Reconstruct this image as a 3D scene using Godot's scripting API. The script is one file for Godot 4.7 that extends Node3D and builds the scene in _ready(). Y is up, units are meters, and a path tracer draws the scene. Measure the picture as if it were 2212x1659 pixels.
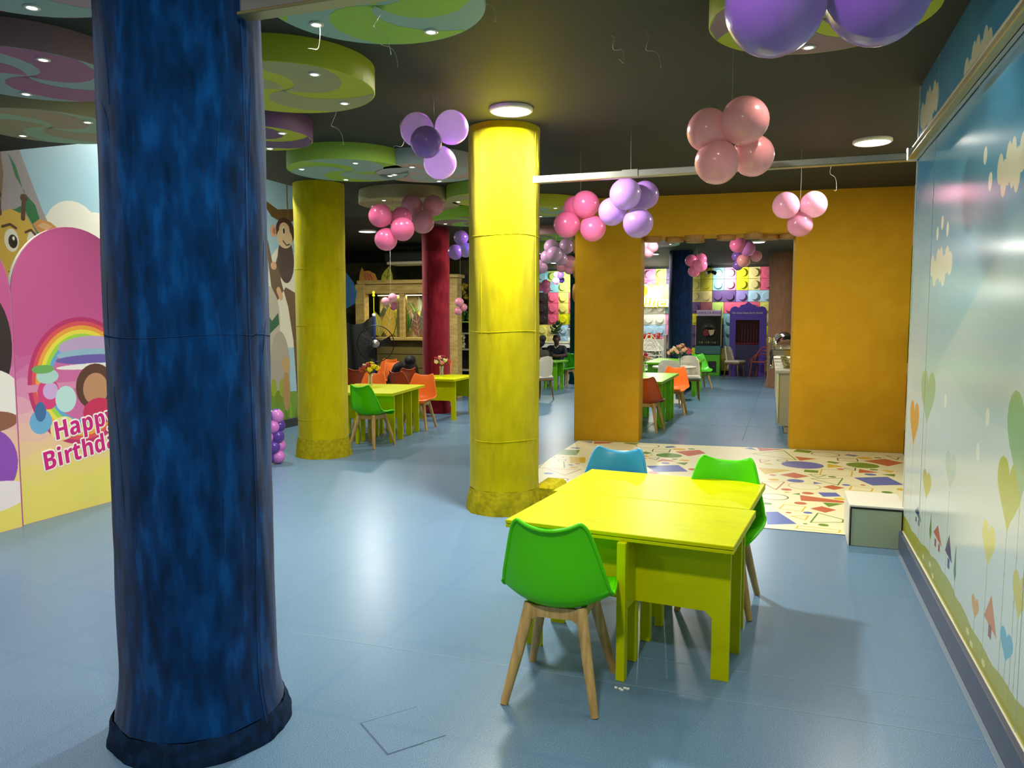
extends Node3D
# A children's party hall: velvet columns, swirl ceiling discs, balloons, folding tables, printed walls.
# Units are metres. The right wall runs along z at x = 0.82; the hall goes back towards -z.

const MAT_SHAPES := [["p","g",0.133,-10.048,0.181,-10.236,0.361,-10.175,0.318,-9.993],["n","k",0.497,-9.964,0.164],["p","r",0.149,-9.697,0.394,-9.61,0.203,-9.424],["p","b",0.711,-9.988,0.755,-10.068,0.873,-10.0,0.811,-9.916],["c","y",0.921,-9.843,0.082],["c","g",1.066,-9.912,0.043],["p","r",0.888,-9.652,1.136,-9.87,1.306,-9.654,1.118,-9.381],["c","b",0.224,-9.151,0.223],["p","g",0.48,-9.421,0.516,-9.504,0.633,-9.435,0.577,-9.341],["c","g",0.854,-9.338,0.169],["p","y",0.493,-9.312,0.662,-9.178,0.479,-9.071],["p","y",-0.24,-8.835,0.113,-8.785,-0.158,-8.454],["p","r",-0.014,-8.48,0.13,-8.654,0.277,-8.495,0.148,-8.346],["p","g",0.239,-8.871,0.38,-8.858,0.37,-8.723,0.23,-8.729],["p","r",0.8,-9.104,0.981,-8.952,0.775,-8.865],["p","y",1.021,-9.093,1.052,-9.14,1.144,-9.085,1.103,-8.984],["p","g",0.992,-8.857,1.13,-8.929,1.11,-8.768],["p","b",0.705,-8.579,1.037,-8.738,1.139,-8.358,0.848,-8.226],["c","b",0.142,-8.216,0.081],["p","r",0.383,-7.996,0.476,-8.117,0.585,-8.016,0.48,-7.89],["c","y",1.104,-8.116,0.059],["c","g",0.944,-7.941,0.049],["c","r",0.243,-7.656,0.053],["p","b",0.33,-7.726,0.492,-7.771,0.528,-7.611,0.372,-7.549],["p","r",0.172,-7.554,0.538,-7.424,0.533,-7.345,0.176,-7.315],["p","g",0.355,-7.307,0.531,-7.317,0.397,-7.144],["c","r",0.17,-7.211,0.053],["p","r",0.245,-7.031,0.341,-7.155,0.455,-7.049,0.359,-6.92],["p","b",-0.112,-6.787,-0.017,-6.826,0.131,-6.459,-0.092,-6.359],["c","g",0.328,-6.495,0.04],["c","r",0.054,-7.757,0.05],["c","g",-0.108,-7.1,0.043],["c","y",-0.067,-8.202,0.053],["c","r",-0.079,-8.442,0.035],["c","y",0.503,-7.502,0.046],["c","b",0.223,-6.872,0.037],["c","b",0.607,-8.167,0.039],["c","b",0.883,-8.809,0.057],["c","g",0.499,-8.549,0.039],["c","r",0.608,-9.026,0.038],["c","g",0.945,-9.108,0.043],["c","r",0.761,-8.217,0.026],["c","r",0.07,-6.822,0.025],["c","g",0.194,-6.487,0.018],["c","y",0.058,-7.634,0.025],["c","y",-0.135,-9.086,0.047],["n","k",0.013,-9.369,0.063],["p","b",0.311,-8.221,0.39,-8.161,0.307,-8.11],["p","g",0.104,-7.569,0.17,-7.638,0.172,-7.554],["p","b",-0.443,-10.087,-0.363,-10.201,-0.288,-10.003],["p","r",-0.294,-10.21,0.026,-10.181,-0.249,-9.934],["o","y",0.419,-8.96,0.719,-8.936,0.689,-8.639,0.389,-8.645],["n","t",0.219,-7.972,0.154],["o","y",0.035,-7.115,0.21,-7.095,0.175,-6.9,-0.004,-6.934],["o","y",0.656,-8.146,0.838,-8.084,0.808,-7.933,0.621,-7.947],["o","g",0.303,-6.891,0.489,-6.728,0.476,-6.628,0.235,-6.547],["o","g",0.291,-8.382,0.596,-8.503,0.529,-8.131],["o","r",-0.186,-8.047,0.038,-8.125,-0.041,-7.715],["n","k",-0.053,-7.4,0.129],["o","g",-0.334,-9.719,0.031,-10.08,0.161,-9.456],["o","k",0.618,-9.737,0.829,-9.78,0.826,-9.572,0.617,-9.557],["o","y",0.09,-6.714,0.224,-6.77,0.197,-6.611],["o","y",0.137,-6.406,0.442,-6.377,0.43,-6.295,0.126,-6.32],["o","k",0.643,-9.091,0.766,-9.15,0.749,-8.987],["o","g",0.28,-8.607,0.443,-8.616,0.352,-8.465],["o","r",-0.237,-9.347,-0.121,-9.328,-0.217,-9.137],["o","g",1.173,-10.118,1.305,-10.039,1.262,-9.842],["p","g",-2.56,-9.258,-2.361,-9.287,-2.307,-8.919,-2.552,-8.883],["p","b",-2.518,-9.41,-2.504,-9.464,-2.39,-9.455,-2.418,-9.369],["p","y",-2.366,-8.812,-2.168,-8.802,-2.093,-8.481,-2.239,-8.39],["n","k",-2.47,-8.726,0.063],["c","b",-2.307,-7.756,0.052],["o","g",-2.542,-8.408,-2.339,-8.462,-2.231,-8.108,-2.501,-8.014],["c","y",-2.143,-8.176,0.045],["c","r",-2.156,-8.387,0.029],["o","r",-2.38,-7.969,-2.038,-8.088,-2.121,-7.725],["p","g",-1.621,-9.336,-1.573,-9.45,-1.476,-9.374,-1.53,-9.259],["c","g",-1.264,-9.271,0.153],["p","r",-1.235,-9.569,-0.965,-9.796,-0.865,-9.568,-1.037,-9.289],["p","b",-1.406,-8.519,-1.081,-8.687,-0.933,-8.345,-1.269,-8.192],["p","y",-1.603,-9.265,-1.445,-9.116,-1.543,-9.039],["p","r",-1.307,-9.032,-1.134,-8.913,-1.339,-8.818],["n","k",-1.62,-9.88,0.152],["p","b",-1.402,-9.899,-1.322,-9.984,-1.257,-9.9,-1.374,-9.811],["c","y",-1.207,-9.759,0.08],["p","g",-1.131,-8.818,-0.995,-8.882,-1.012,-8.705],["p","y",-1.118,-8.981,-1.085,-9.063,-0.982,-9.023,-1.017,-8.942],["c","b",-1.234,-8.753,0.048],["c","r",-0.89,-8.485,0.06],["p","r",-2.347,-9.996,-2.103,-10.043,-2.123,-9.923,-2.311,-9.82],["p","b",-2.506,-9.978,-2.368,-9.988,-2.354,-9.879],["p","g",-1.964,-9.978,-1.933,-10.049,-1.747,-10.054,-1.792,-9.928],["o","r",-2.432,-8.591,-2.352,-8.601,-2.336,-8.526,-2.415,-8.515],["n","k",-2.104,-7.501,0.083],["p","b",-2.247,-8.289,-2.229,-8.334,-2.172,-8.305,-2.197,-8.253],["c","g",-1.17,-9.039,0.035],["c","r",-1.507,-8.974,0.03],["c","g",-1.47,-9.237,0.021],["c","g",-1.066,-9.829,0.043],["o","k",-1.513,-9.672,-1.305,-9.698,-1.296,-9.482,-1.498,-9.477],["o","k",-1.469,-9.017,-1.35,-9.088,-1.365,-8.924]]
const BALLOONS := [["salmon",[[-0.442,2.694,-4.659,0.122],[-0.244,2.718,-4.6,0.131],[-0.39,2.51,-4.634,0.123],[-0.203,2.563,-4.786,0.118]]],["violet",[[-0.043,2.396,-2.098,0.122],[0.19,2.415,-2.152,0.124],[0.073,2.568,-2.208,0.12]]],["pink",[[-0.022,2.673,-7.762,0.122],[0.217,2.682,-7.847,0.122],[0.105,2.51,-7.86,0.117]]],["hotpink",[[-1.782,2.683,-7.159,0.127],[-1.951,2.504,-7.129,0.123],[-1.73,2.472,-7.226,0.122],[-1.903,2.667,-7.25,0.116]]],["lilac",[[-1.277,2.651,-6.488,0.13],[-1.152,2.664,-6.675,0.119],[-1.407,2.531,-6.594,0.118],[-1.184,2.425,-6.562,0.126]]],["purple",[[-2.461,2.938,-5.031,0.118],[-2.238,2.954,-5.11,0.118],[-2.337,2.822,-4.912,0.107],[-2.322,2.719,-5.096,0.116]]],["hotpink",[[-4.062,2.71,-7.4,0.125],[-3.91,2.701,-7.58,0.114],[-3.841,2.571,-7.465,0.125],[-4.023,2.467,-7.443,0.12]]],["rosepink",[[-4.089,2.931,-8.197,0.122],[-3.86,2.922,-8.276,0.122],[-3.922,2.726,-8.126,0.132]]],["violet",[[-5.163,2.726,-11.925,0.126],[-5.098,2.962,-12.008,0.122],[-5.02,2.764,-12.018,0.122]]],["mauve",[[-3.685,2.817,-12.49,0.122],[-3.609,2.689,-12.426,0.129],[-3.443,2.821,-12.535,0.126],[-3.777,2.658,-12.561,0.112],[-3.565,2.627,-12.633,0.112]]],["mauve",[[-4.32,2.629,-13.78,0.094],[-4.222,2.557,-13.75,0.098],[-4.334,2.527,-13.766,0.094]]],["rosepink",[[-4.038,2.62,-14.409,0.11],[-3.87,2.7,-14.358,0.122],[-3.904,2.585,-14.453,0.11]]],["hotpink",[[-5.673,2.495,-18.756,0.116],[-5.832,2.429,-18.761,0.11],[-5.696,2.373,-18.871,0.105]]],["mixed",[[-6.022,2.869,-21.348,0.098],[-6.121,2.696,-21.225,0.104],[-6.156,2.874,-21.389,0.092],[-6.034,2.734,-21.492,0.086]]],["hotpink",[[-1.875,2.833,-16.587,0.125],[-1.69,2.866,-16.704,0.12],[-1.682,2.732,-16.553,0.138],[-1.82,2.616,-16.637,0.12]]],["mixed2",[[-0.775,2.85,-13.542,0.134],[-0.628,2.789,-13.587,0.13],[-0.687,2.599,-13.667,0.112],[-0.496,2.685,-13.859,0.098],[-0.798,2.677,-13.752,0.086],[-0.779,2.529,-13.746,0.086],[-0.798,3.018,-13.621,0.116]]],["rosepink",[[-2.157,2.844,-13.336,0.102],[-2.291,2.872,-13.342,0.098],[-2.229,2.755,-13.354,0.098]]],["rosepink",[[-6.747,2.013,-12.698,0.08],[-6.896,1.948,-12.711,0.076],[-6.75,1.863,-12.755,0.076]]],["rosepink",[[-5.663,1.933,-13.237,0.085],[-5.718,1.773,-13.321,0.077],[-5.639,1.841,-13.355,0.077]]]]
const TOP := 3.19                      # ceiling height
var M := {}                            # materials by name
var used := {}                         # names taken
var rng := RandomNumberGenerator.new()

# ---------------------------------------------------------------- mesh helper
class MB:
	var st := SurfaceTool.new()
	var xf := Transform3D.IDENTITY
	func _init():
		st.begin(Mesh.PRIMITIVE_TRIANGLES)
		st.set_smooth_group(-1)
	func flat(): st.set_smooth_group(-1); return self
	func smooth(): st.set_smooth_group(0); return self
	func tri(a, b, c):
		st.add_vertex(xf * a); st.add_vertex(xf * b); st.add_vertex(xf * c)
	func quad(a, b, c, d):
		tri(a, b, c); tri(a, c, d)
	func uvquad(p, uv):
		for k in [0, 1, 2, 0, 2, 3]:
			st.set_uv(uv[k]); st.add_vertex(xf * p[k])
	func box(c: Vector3, s: Vector3, bev := 0.0):
		flat()
		var h := s / 2.0
		if bev <= 0.0:
			for ax in 3:
				for sg in [-1.0, 1.0]:
					var n := Vector3.ZERO; n[ax] = sg
					var u := Vector3.ZERO; u[(ax + 1) % 3] = 1.0
					var v := Vector3.ZERO; v[(ax + 2) % 3] = sg
					quad(c + (n - u - v) * h, c + (n - u + v) * h, c + (n + u + v) * h, c + (n + u - v) * h)
			return self
		var i := h - Vector3.ONE * bev
		var f := func(ax: int, a: float, b: float, d: float) -> Vector3:      # on the face of axis ax
			var q := Vector3.ZERO
			q[ax] = a * h[ax]; q[(ax + 1) % 3] = b * i[(ax + 1) % 3]; q[(ax + 2) % 3] = d * i[(ax + 2) % 3]
			return c + q
		for ax in 3:
			for sg in [-1.0, 1.0]:
				quad(f.call(ax, sg, -1, -sg), f.call(ax, sg, -1, sg), f.call(ax, sg, 1, sg), f.call(ax, sg, 1, -sg))
			var a2: int = (ax + 1) % 3
			for s1 in [-1.0, 1.0]:
				for s2 in [-1.0, 1.0]:
					# edge between face ax (side s1) and face a2 (side s2), running along the third axis
					var p0: Vector3 = f.call(ax, s1, s2, -1.0)
					var p1: Vector3 = f.call(ax, s1, s2, 1.0)
					var q0: Vector3 = f.call(a2, s2, -1.0, s1)
					var q1: Vector3 = f.call(a2, s2, 1.0, s1)
					if s1 * s2 > 0: quad(p0, p1, q1, q0)
					else: quad(p1, p0, q0, q1)
		for x in [-1.0, 1.0]:
			for y in [-1.0, 1.0]:
				for z in [-1.0, 1.0]:
					var a: Vector3 = f.call(0, x, y, z)
					var b: Vector3 = f.call(1, y, z, x)
					var d: Vector3 = f.call(2, z, x, y)
					if x * y * z > 0: tri(a, d, b)
					else: tri(a, b, d)
		return self
	func tube(pts: Array, rad, sides := 8, caps := true, closed := false):
		smooth()
		var n := pts.size()
		var rings := []
		var side := Vector3.ZERO
		for k in n:
			var t: Vector3
			if closed: t = pts[(k + 1) % n] - pts[(k - 1 + n) % n]
			else: t = pts[mini(k + 1, n - 1)] - pts[maxi(k - 1, 0)]
			t = t.normalized()
			if side == Vector3.ZERO:
				side = t.cross(Vector3.UP)
				if side.length() < 0.1: side = t.cross(Vector3.RIGHT)
			side = (side - t * side.dot(t)).normalized()
			var up := t.cross(side)
			var r: float = rad[k] if rad is Array else rad
			var ring := []
			for j in sides:
				var a := TAU * j / sides
				ring.append(pts[k] + (side * cos(a) + up * sin(a)) * r)
			rings.append(ring)
		for k in (n if closed else n - 1):
			var A = rings[k]
			var B = rings[(k + 1) % n]
			for j in sides:
				var j2 := (j + 1) % sides
				quad(A[j], B[j], B[j2], A[j2])
		if caps and not closed:
			flat()
			for j in range(1, sides - 1):
				tri(rings[0][0], rings[0][j], rings[0][j + 1])
				tri(rings[n - 1][0], rings[n - 1][j + 1], rings[n - 1][j])
		return self
	func lathe(prof: Array, n := 24, c := Vector3.ZERO, sm := true, arc := TAU):   # prof of Vector2(radius, y)
		if sm: smooth()
		else: flat()
		for k in prof.size() - 1:
			for j in n:
				var a := arc * j / n
				var b := arc * (j + 1) / n
				var p: Vector2 = prof[k]
				var q: Vector2 = prof[k + 1]
				var v0 := c + Vector3(cos(a) * p.x, p.y, sin(a) * p.x)
				var v1 := c + Vector3(cos(b) * p.x, p.y, sin(b) * p.x)
				var w0 := c + Vector3(cos(a) * q.x, q.y, sin(a) * q.x)
				var w1 := c + Vector3(cos(b) * q.x, q.y, sin(b) * q.x)
				if p.x > 1e-6: tri(v0, v1, w1)
				if q.x > 1e-6: tri(v0, w1, w0)
		return self
	func ball(c: Vector3, r: Vector3, n := 16, m := 10):
		smooth()
		for i in m:
			for j in n:
				var v := []
				for q in [[i, j], [i, j + 1], [i + 1, j + 1], [i + 1, j]]:
					var t: float = PI * q[0] / m
					var a: float = TAU * (q[1] % n) / n
					v.append(c + Vector3(sin(t) * cos(a), cos(t), sin(t) * sin(a)) * r)
				if i > 0: tri(v[0], v[1], v[2])
				if i < m - 1: tri(v[0], v[2], v[3])
				if i == 0: pass
		return self
	func sheet(P: Array, sm := true):          # rows of points
		if sm: smooth()
		else: flat()
		for i in P.size() - 1:
			for j in P[i].size() - 1:
				quad(P[i][j], P[i][j + 1], P[i + 1][j + 1], P[i + 1][j])
		return self
	func shell(P: Array, th: float):           # a sheet with thickness th and a closed rim
		var nr := P.size()
		var nc: int = P[0].size()
		var Q := []
		for i in nr:
			var row := []
			for j in nc:
				var du: Vector3 = P[i][mini(j + 1, nc - 1)] - P[i][maxi(j - 1, 0)]
				var dv: Vector3 = P[mini(i + 1, nr - 1)][j] - P[maxi(i - 1, 0)][j]
				row.append(P[i][j] + du.cross(dv).normalized() * th)
			Q.append(row)
		sheet(P)
		smooth()
		for i in nr - 1:
			for j in nc - 1:
				quad(Q[i][j], Q[i + 1][j], Q[i + 1][j + 1], Q[i][j + 1])
		flat()
		for i in nr - 1:
			quad(P[i][0], P[i + 1][0], Q[i + 1][0], Q[i][0])
			quad(P[i + 1][nc - 1], P[i][nc - 1], Q[i][nc - 1], Q[i + 1][nc - 1])
		for j in nc - 1:
			quad(P[0][j + 1], P[0][j], Q[0][j], Q[0][j + 1])
			quad(P[nr - 1][j], P[nr - 1][j + 1], Q[nr - 1][j + 1], Q[nr - 1][j])
		return self
	func extrude(poly: PackedVector2Array, d: float):      # in x-y, from z = -d/2 to d/2
		flat()
		var ix := Geometry2D.triangulate_polygon(poly)
		for k in range(0, ix.size(), 3):
			for s in [-1.0, 1.0]:
				var v := []
				for q in 3:
					var p := poly[ix[k + q]]
					v.append(Vector3(p.x, p.y, s * d / 2))
				if s > 0: tri(v[0], v[1], v[2])
				else: tri(v[0], v[2], v[1])
		for k in poly.size():
			var a := poly[k]
			var b := poly[(k + 1) % poly.size()]
			quad(Vector3(a.x, a.y, -d / 2), Vector3(b.x, b.y, -d / 2), Vector3(b.x, b.y, d / 2), Vector3(a.x, a.y, d / 2))
		return self
	func done() -> ArrayMesh:
		st.generate_normals()
		st.index()
		return st.commit()

# ---------------------------------------------------------------- objects
func numbered(n: String) -> String:
	used[n] = used.get(n, 0) + 1
	return n if used[n] == 1 else "%s_%03d" % [n, used[n] - 1]
func thing(called: String, label: String, cat: String, at := Vector3.ZERO, turn := 0.0, group := "") -> Node3D:
	var o := Node3D.new()
	o.name = numbered(called)
	add_child(o)
	o.position = at
	o.rotation.y = turn
	return tag(o, label, cat, group)
func tag(o: Node3D, label: String, cat := "", group := "", kind := "") -> Node3D:
	o.set_meta("label", label)
	if cat: o.set_meta("category", cat)
	if group: o.set_meta("group", group)
	if kind: o.set_meta("kind", kind)
	return o
func struct(called: String, label: String) -> Node3D:
	var o := Node3D.new()
	o.name = numbered(called)
	add_child(o)
	return tag(o, label, "", "", "structure")
func part(called: String, what, m, parent: Node3D, at := Vector3.ZERO, rot := Vector3.ZERO) -> MeshInstance3D:
	var o := MeshInstance3D.new()
	o.name = called
	o.mesh = what.done() if what is MB else what
	o.material_override = M[m] if m is String else m
	parent.add_child(o, true)
	o.position = at
	o.rotation = rot
	return o
func copy(o: Node3D, at: Vector3, turn := 0.0, label := "") -> Node3D:
	var c: Node3D = o.duplicate()
	c.name = numbered(String(o.name).rstrip("0123456789").rstrip("_"))
	add_child(c)
	c.position = at
	c.rotation.y = turn
	if label: c.set_meta("label", label)
	return c
func bx(c: Vector3, s: Vector3, bev := 0.0) -> MB:
	return MB.new().box(c, s, bev)
func span(x0, x1, y0, y1, z0, z1, bev := 0.0) -> MB:
	return bx(Vector3(x0 + x1, y0 + y1, z0 + z1) / 2.0, Vector3(absf(x1 - x0), absf(y1 - y0), absf(z1 - z0)), bev)

# ---------------------------------------------------------------- materials
func H(s: String) -> Color: return Color.html(s)
func mk(called: String, c: Color, rough := 0.6, metal := 0.0, spec := 0.5) -> StandardMaterial3D:
	var m := StandardMaterial3D.new()
	m.resource_name = called
	m.albedo_color = c
	m.roughness = rough
	m.metallic = metal
	m.metallic_specular = spec
	M[called] = m
	return m
func ntex(freq: float, cols: Array, size := 512, sd := 1, oct := 4, kind := FastNoiseLite.TYPE_SIMPLEX_SMOOTH) -> NoiseTexture2D:
	var n := FastNoiseLite.new()
	n.noise_type = kind
	n.frequency = freq
	n.seed = sd
	n.fractal_octaves = oct
	var g := Gradient.new()
	g.offsets = PackedFloat32Array(cols.map(func(c): return c[0]))
	g.colors = PackedColorArray(cols.map(func(c): return c[1]))
	var t := NoiseTexture2D.new()
	t.noise = n
	t.width = size
	t.height = size
	t.seamless = true
	t.color_ramp = g
	return t
func grain(m: StandardMaterial3D, t: Texture2D, scale: Vector3, world := false):   # triplanar colour texture
	m.albedo_texture = t
	m.albedo_color = Color.WHITE
	m.uv1_triplanar = true
	m.uv1_world_triplanar = world
	m.uv1_scale = scale
	return m
func relief(m: StandardMaterial3D, t: Texture2D, cm: float):
	m.heightmap_enabled = true
	m.heightmap_texture = t
	m.heightmap_scale = cm
	return m
func make_materials():
	# floor: speckled blue vinyl
	var fl := mk("floor", Color.WHITE, 0.3, 0.0, 0.34)
	grain(fl, ntex(0.22, [[0.1, H("2f4f70")], [0.36, H("456687")], [0.5, H("557896")], [0.62, H("6786a0")], [0.8, H("a3b8c6")]], 1024, 3, 3), Vector3.ONE * 1.3, true)
	mk("groove", H("39526a"), 0.7)
	mk("scuff", H("7f97aa"), 0.5)
	mk("ceiling", H("37382f"), 0.7, 0.0, 0.35)
	mk("blackwall", H("26271f"), 0.7)
	mk("plaster", H("c9c6b8"), 0.8)
	var om := mk("orange_wall", Color.WHITE, 0.7, 0.0, 0.25)
	grain(om, ntex(0.01, [[0.2, H("cc991c")], [0.5, H("cf9c1e")], [0.8, H("d29f21")]], 512, 8, 5), Vector3.ONE * 0.6, true)
	# velvets: nap brushed in patches
	for v in [["velvet_blue", "02203f", "032f5e", "074682", 5], ["velvet_yellow", "ada000", "b5a900", "bdb204", 9], ["velvet_red", "66121f", "741826", "811f2c", 2], ["velvet_navy", "0a1732", "0d1d3e", "12264a", 6], ["velvet_teal", "0f4a3d", "15594a", "1d6a58", 4], ["velvet_brown", "745340", "7a5844", "806049", 7]]:
		var m := mk(v[0], Color.WHITE, 0.85, 0.0, 0.15)
		grain(m, ntex(0.018, [[0.22, H(v[1])], [0.45, H(v[2])], [0.56, H(v[2])], [0.78, H(v[3])]], 512, v[4], 6), Vector3(1.5, 0.35, 1.5))
		m.rim_enabled = true
		m.rim = 0.22
		m.rim_tint = 1.0
		relief(m, ntex(0.03, [[0.0, Color.BLACK], [1.0, Color.WHITE]], 256, v[4] + 20, 5), 0.06)
	for v in [["hem_yellow", "8c8208", "9c9106", "aba004", 31], ["hem_blue", "04172c", "061f3c", "0a2b50", 32]]:
		var m := mk(v[0], Color.WHITE, 0.9, 0.0, 0.3)
		grain(m, ntex(0.03, [[0.25, H(v[1])], [0.5, H(v[2])], [0.75, H(v[3])]], 512, v[4], 6), Vector3(1.2, 1.2, 1.2))
		relief(m, ntex(0.03, [[0.0, Color.BLACK], [1.0, Color.WHITE]], 256, v[4], 5), 0.1)
	# furniture
	var ty := mk("table_yellow", Color.WHITE, 0.36, 0.0, 0.2)
	grain(ty, ntex(0.008, [[0.1, H("b6ba00")], [0.35, H("bfc400")], [0.7, H("c2c700")], [0.93, H("c6ca10")]], 512, 11, 6), Vector3(0.7, 0.7, 2.2))
	var tg := mk("table_green", Color.WHITE, 0.3)
	grain(tg, ntex(0.01, [[0.2, H("66b814")], [0.7, H("76c81c")]], 256, 12, 4), Vector3.ONE)
	mk("edge_wear", H("5f5a18"), 0.8)
	mk("plastic_green", H("52d200"), 0.36, 0.0, 0.35)
	mk("plastic_orange", H("e8732a"), 0.36, 0.0, 0.35)
	mk("plastic_rust", H("9c3f1c"), 0.33)
	mk("plastic_blue", H("2f8fc4"), 0.33)
	var wd := mk("beech", Color.WHITE, 0.5)
	grain(wd, ntex(0.02, [[0.2, H("a9854a")], [0.5, H("bd9a5c")], [0.8, H("caa96c")]], 256, 13, 4), Vector3(6, 0.8, 6))
	var wk := mk("walnut", Color.WHITE, 0.45)
	grain(wk, ntex(0.02, [[0.2, H("5c4320")], [0.8, H("7d6034")]], 256, 14, 4), Vector3(6, 0.8, 6))
	var bw := mk("booth_wood", Color.WHITE, 0.6)
	grain(bw, ntex(0.015, [[0.2, H("a48a45")], [0.5, H("b39a52")], [0.8, H("bfa661")]], 256, 15, 4), Vector3(0.5, 3.0, 3.0))
	var dw := mk("disc_wood", Color.WHITE, 0.6)
	grain(dw, ntex(0.015, [[0.2, H("9a6f35")], [0.8, H("b78a48")]], 256, 16, 4), Vector3(1, 4, 1))
	var cr := mk("cream_fabric", Color.WHITE, 0.9)
	grain(cr, ntex(0.05, [[0.2, H("b9b4a0")], [0.8, H("d2cebc")]], 256, 17, 4), Vector3.ONE * 3)
	mk("white_plastic", H("d8d6c8"), 0.35)
	mk("white_paint", H("d9d6c4"), 0.45)
	mk("cream_panel", H("cfcaa4"), 0.5)
	mk("yellow_edge", H("c9bb10"), 0.5)
	mk("rust_tube", H("a5442c"), 0.4)
	mk("silver", H("cfcfc6"), 0.36, 1.0)
	mk("brass", H("b8ac78"), 0.36, 0.9)
	mk("chrome", H("d0cdb8"), 0.1, 1.0)
	mk("black", H("15161a"), 0.45)
	mk("iron", H("1d1f22"), 0.4, 0.3)
	mk("navy_pole", H("20336b"), 0.4)
	mk("ribbon", H("c9c9bc"), 0.3, 0.5)
	mk("string", H("8d8d84"), 0.6)
	mk("white", H("ecebe2"), 0.6)
	mk("baseboard", H("454c62"), 0.35)
	mk("baseboard_dark", H("3a3d3c"), 0.5)
	mk("magenta", H("c4157a"), 0.5)
	for b in [["salmon", "f0989c"], ["violet", "7a45b4"], ["pink", "f79ac0"], ["hotpink", "fb6cab"], ["lilac", "b07cd8"], ["purple", "b84ce4"], ["rosepink", "dc849c"], ["mauve", "95688f"], ["deepviolet", "4a22a0"], ["orchid", "d77ad6"]]:
		var m := mk("latex_" + b[0], H(b[1]), 0.24)
		m.backlight_enabled = true
		m.backlight = Color(0.75, 0.75, 0.75)
		m.clearcoat_enabled = true
		m.clearcoat = 0.3
		m.clearcoat_roughness = 0.12
	for s in [["lime", "aeb41a"], ["beige", "9d9a68"], ["teal", "86aa9c"], ["green", "90b83c"], ["sage", "9aa8a0"], ["peach", "b59a86"], ["tan", "a0946a"], ["taupe", "8f7a66"], ["mauvepaint", "8a6a70"], ["leaf", "88b82a"], ["rosepaint", "96607a"], ["mint", "92b48a"], ["plum", "5f3f68"], ["dustpink", "a88f92"]]:
		mk("paint_" + s[0], H(s[1]), 0.6)
	var gl := mk("glass", Color(0.9, 0.97, 0.93, 0.12), 0.05)
	gl.transparency = BaseMaterial3D.TRANSPARENCY_ALPHA
	mk("leaf", H("3f7a2a"), 0.5)
	mk("leaf_dark", H("28551f"), 0.5)
	for f in [["rose_red", "b23a48"], ["rose_yellow", "e8cf28"], ["rose_cream", "ecdcae"], ["rose_pink", "e08a90"], ["rose_peach", "eab48c"]]:
		mk(f[0], H(f[1]), 0.6)
	var em := mk("lamp_glow", Color.WHITE, 0.5)
	em.emission_enabled = true
	em.emission = Color(0.97, 1.0, 0.98)
	em.emission_energy_multiplier = 6.0
	var e2 := mk("spot_glow", Color.WHITE, 0.5)
	e2.emission_enabled = true
	e2.emission = Color(1.0, 0.99, 0.96)
	e2.emission_energy_multiplier = 9.0

# ---------------------------------------------------------------- flat print
class Pic:
	var img: Image
	var s: float
	var o: Vector2
	func _init(w: float, h: float, ppm: float, col: Color, origin := Vector2.ZERO):
		s = ppm
		o = origin
		img = Image.create(int(w * ppm), int(h * ppm), false, Image.FORMAT_RGB8)
		img.fill(col)
	func P(p: Vector2) -> Vector2: return (p - o) * s
	func poly(pts: Array, col: Color):
		var q := []
		var y0 := 1e9
		var y1 := -1e9
		for p in pts:
			var v := P(p)
			q.append(v)
			y0 = minf(y0, v.y); y1 = maxf(y1, v.y)
		for y in range(maxi(0, int(floor(y0))), mini(img.get_height(), int(ceil(y1)) + 1)):
			var xs := []
			var yc := y + 0.5
			for k in q.size():
				var a: Vector2 = q[k]
				var b: Vector2 = q[(k + 1) % q.size()]
				if (a.y <= yc) != (b.y <= yc): xs.append(a.x + (yc - a.y) / (b.y - a.y) * (b.x - a.x))
			xs.sort()
			for k in range(0, xs.size() - 1, 2):
				var x0 := maxi(0, int(round(xs[k])))
				var x1 := mini(img.get_width(), int(round(xs[k + 1])))
				if x1 > x0: img.fill_rect(Rect2i(x0, y, x1 - x0, 1), col)
	func oval(c: Vector2, r: Vector2, col: Color, turn := 0.0, n := 28):
		var pts := []
		for k in n:
			pts.append(c + Vector2(cos(TAU * k / n) * r.x, sin(TAU * k / n) * r.y).rotated(turn))
		poly(pts, col)
	func line(pts: Array, w: float, col: Color, closed := false):
		for k in (pts.size() if closed else pts.size() - 1):
			var a: Vector2 = pts[k]
			var b: Vector2 = pts[(k + 1) % pts.size()]
			var n := (b - a).normalized().orthogonal() * w / 2
			poly([a + n, b + n, b - n, a - n], col)
			if w * s > 4.0:
				oval(a, Vector2.ONE * w / 2, col, 0, 10)
				oval(b, Vector2.ONE * w / 2, col, 0, 10)
	func heart(x0: float, x1: float, y0: float, y1: float, col: Color):     # y0 tip ... y1 top, any order of sense
		var pts := []
		var cx := (x0 + x1) / 2
		for k in 32:
			var t := TAU * k / 32
			var hx := pow(sin(t), 3)
			var hy := (13 * cos(t) - 5 * cos(2 * t) - 2 * cos(3 * t) - cos(4 * t) + 17.0) / 29.0
			pts.append(Vector2(cx + hx * (x1 - x0) / 2, lerpf(y0, y1, hy)))
		poly(pts, col)
	func tex() -> ImageTexture: return ImageTexture.create_from_image(img)
func print_mat(called: String, p: Pic, rough := 0.5) -> StandardMaterial3D:
	var m := mk(called, Color.WHITE, rough)
	m.albedo_texture = p.tex()
	m.texture_repeat = false
	return m
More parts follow.
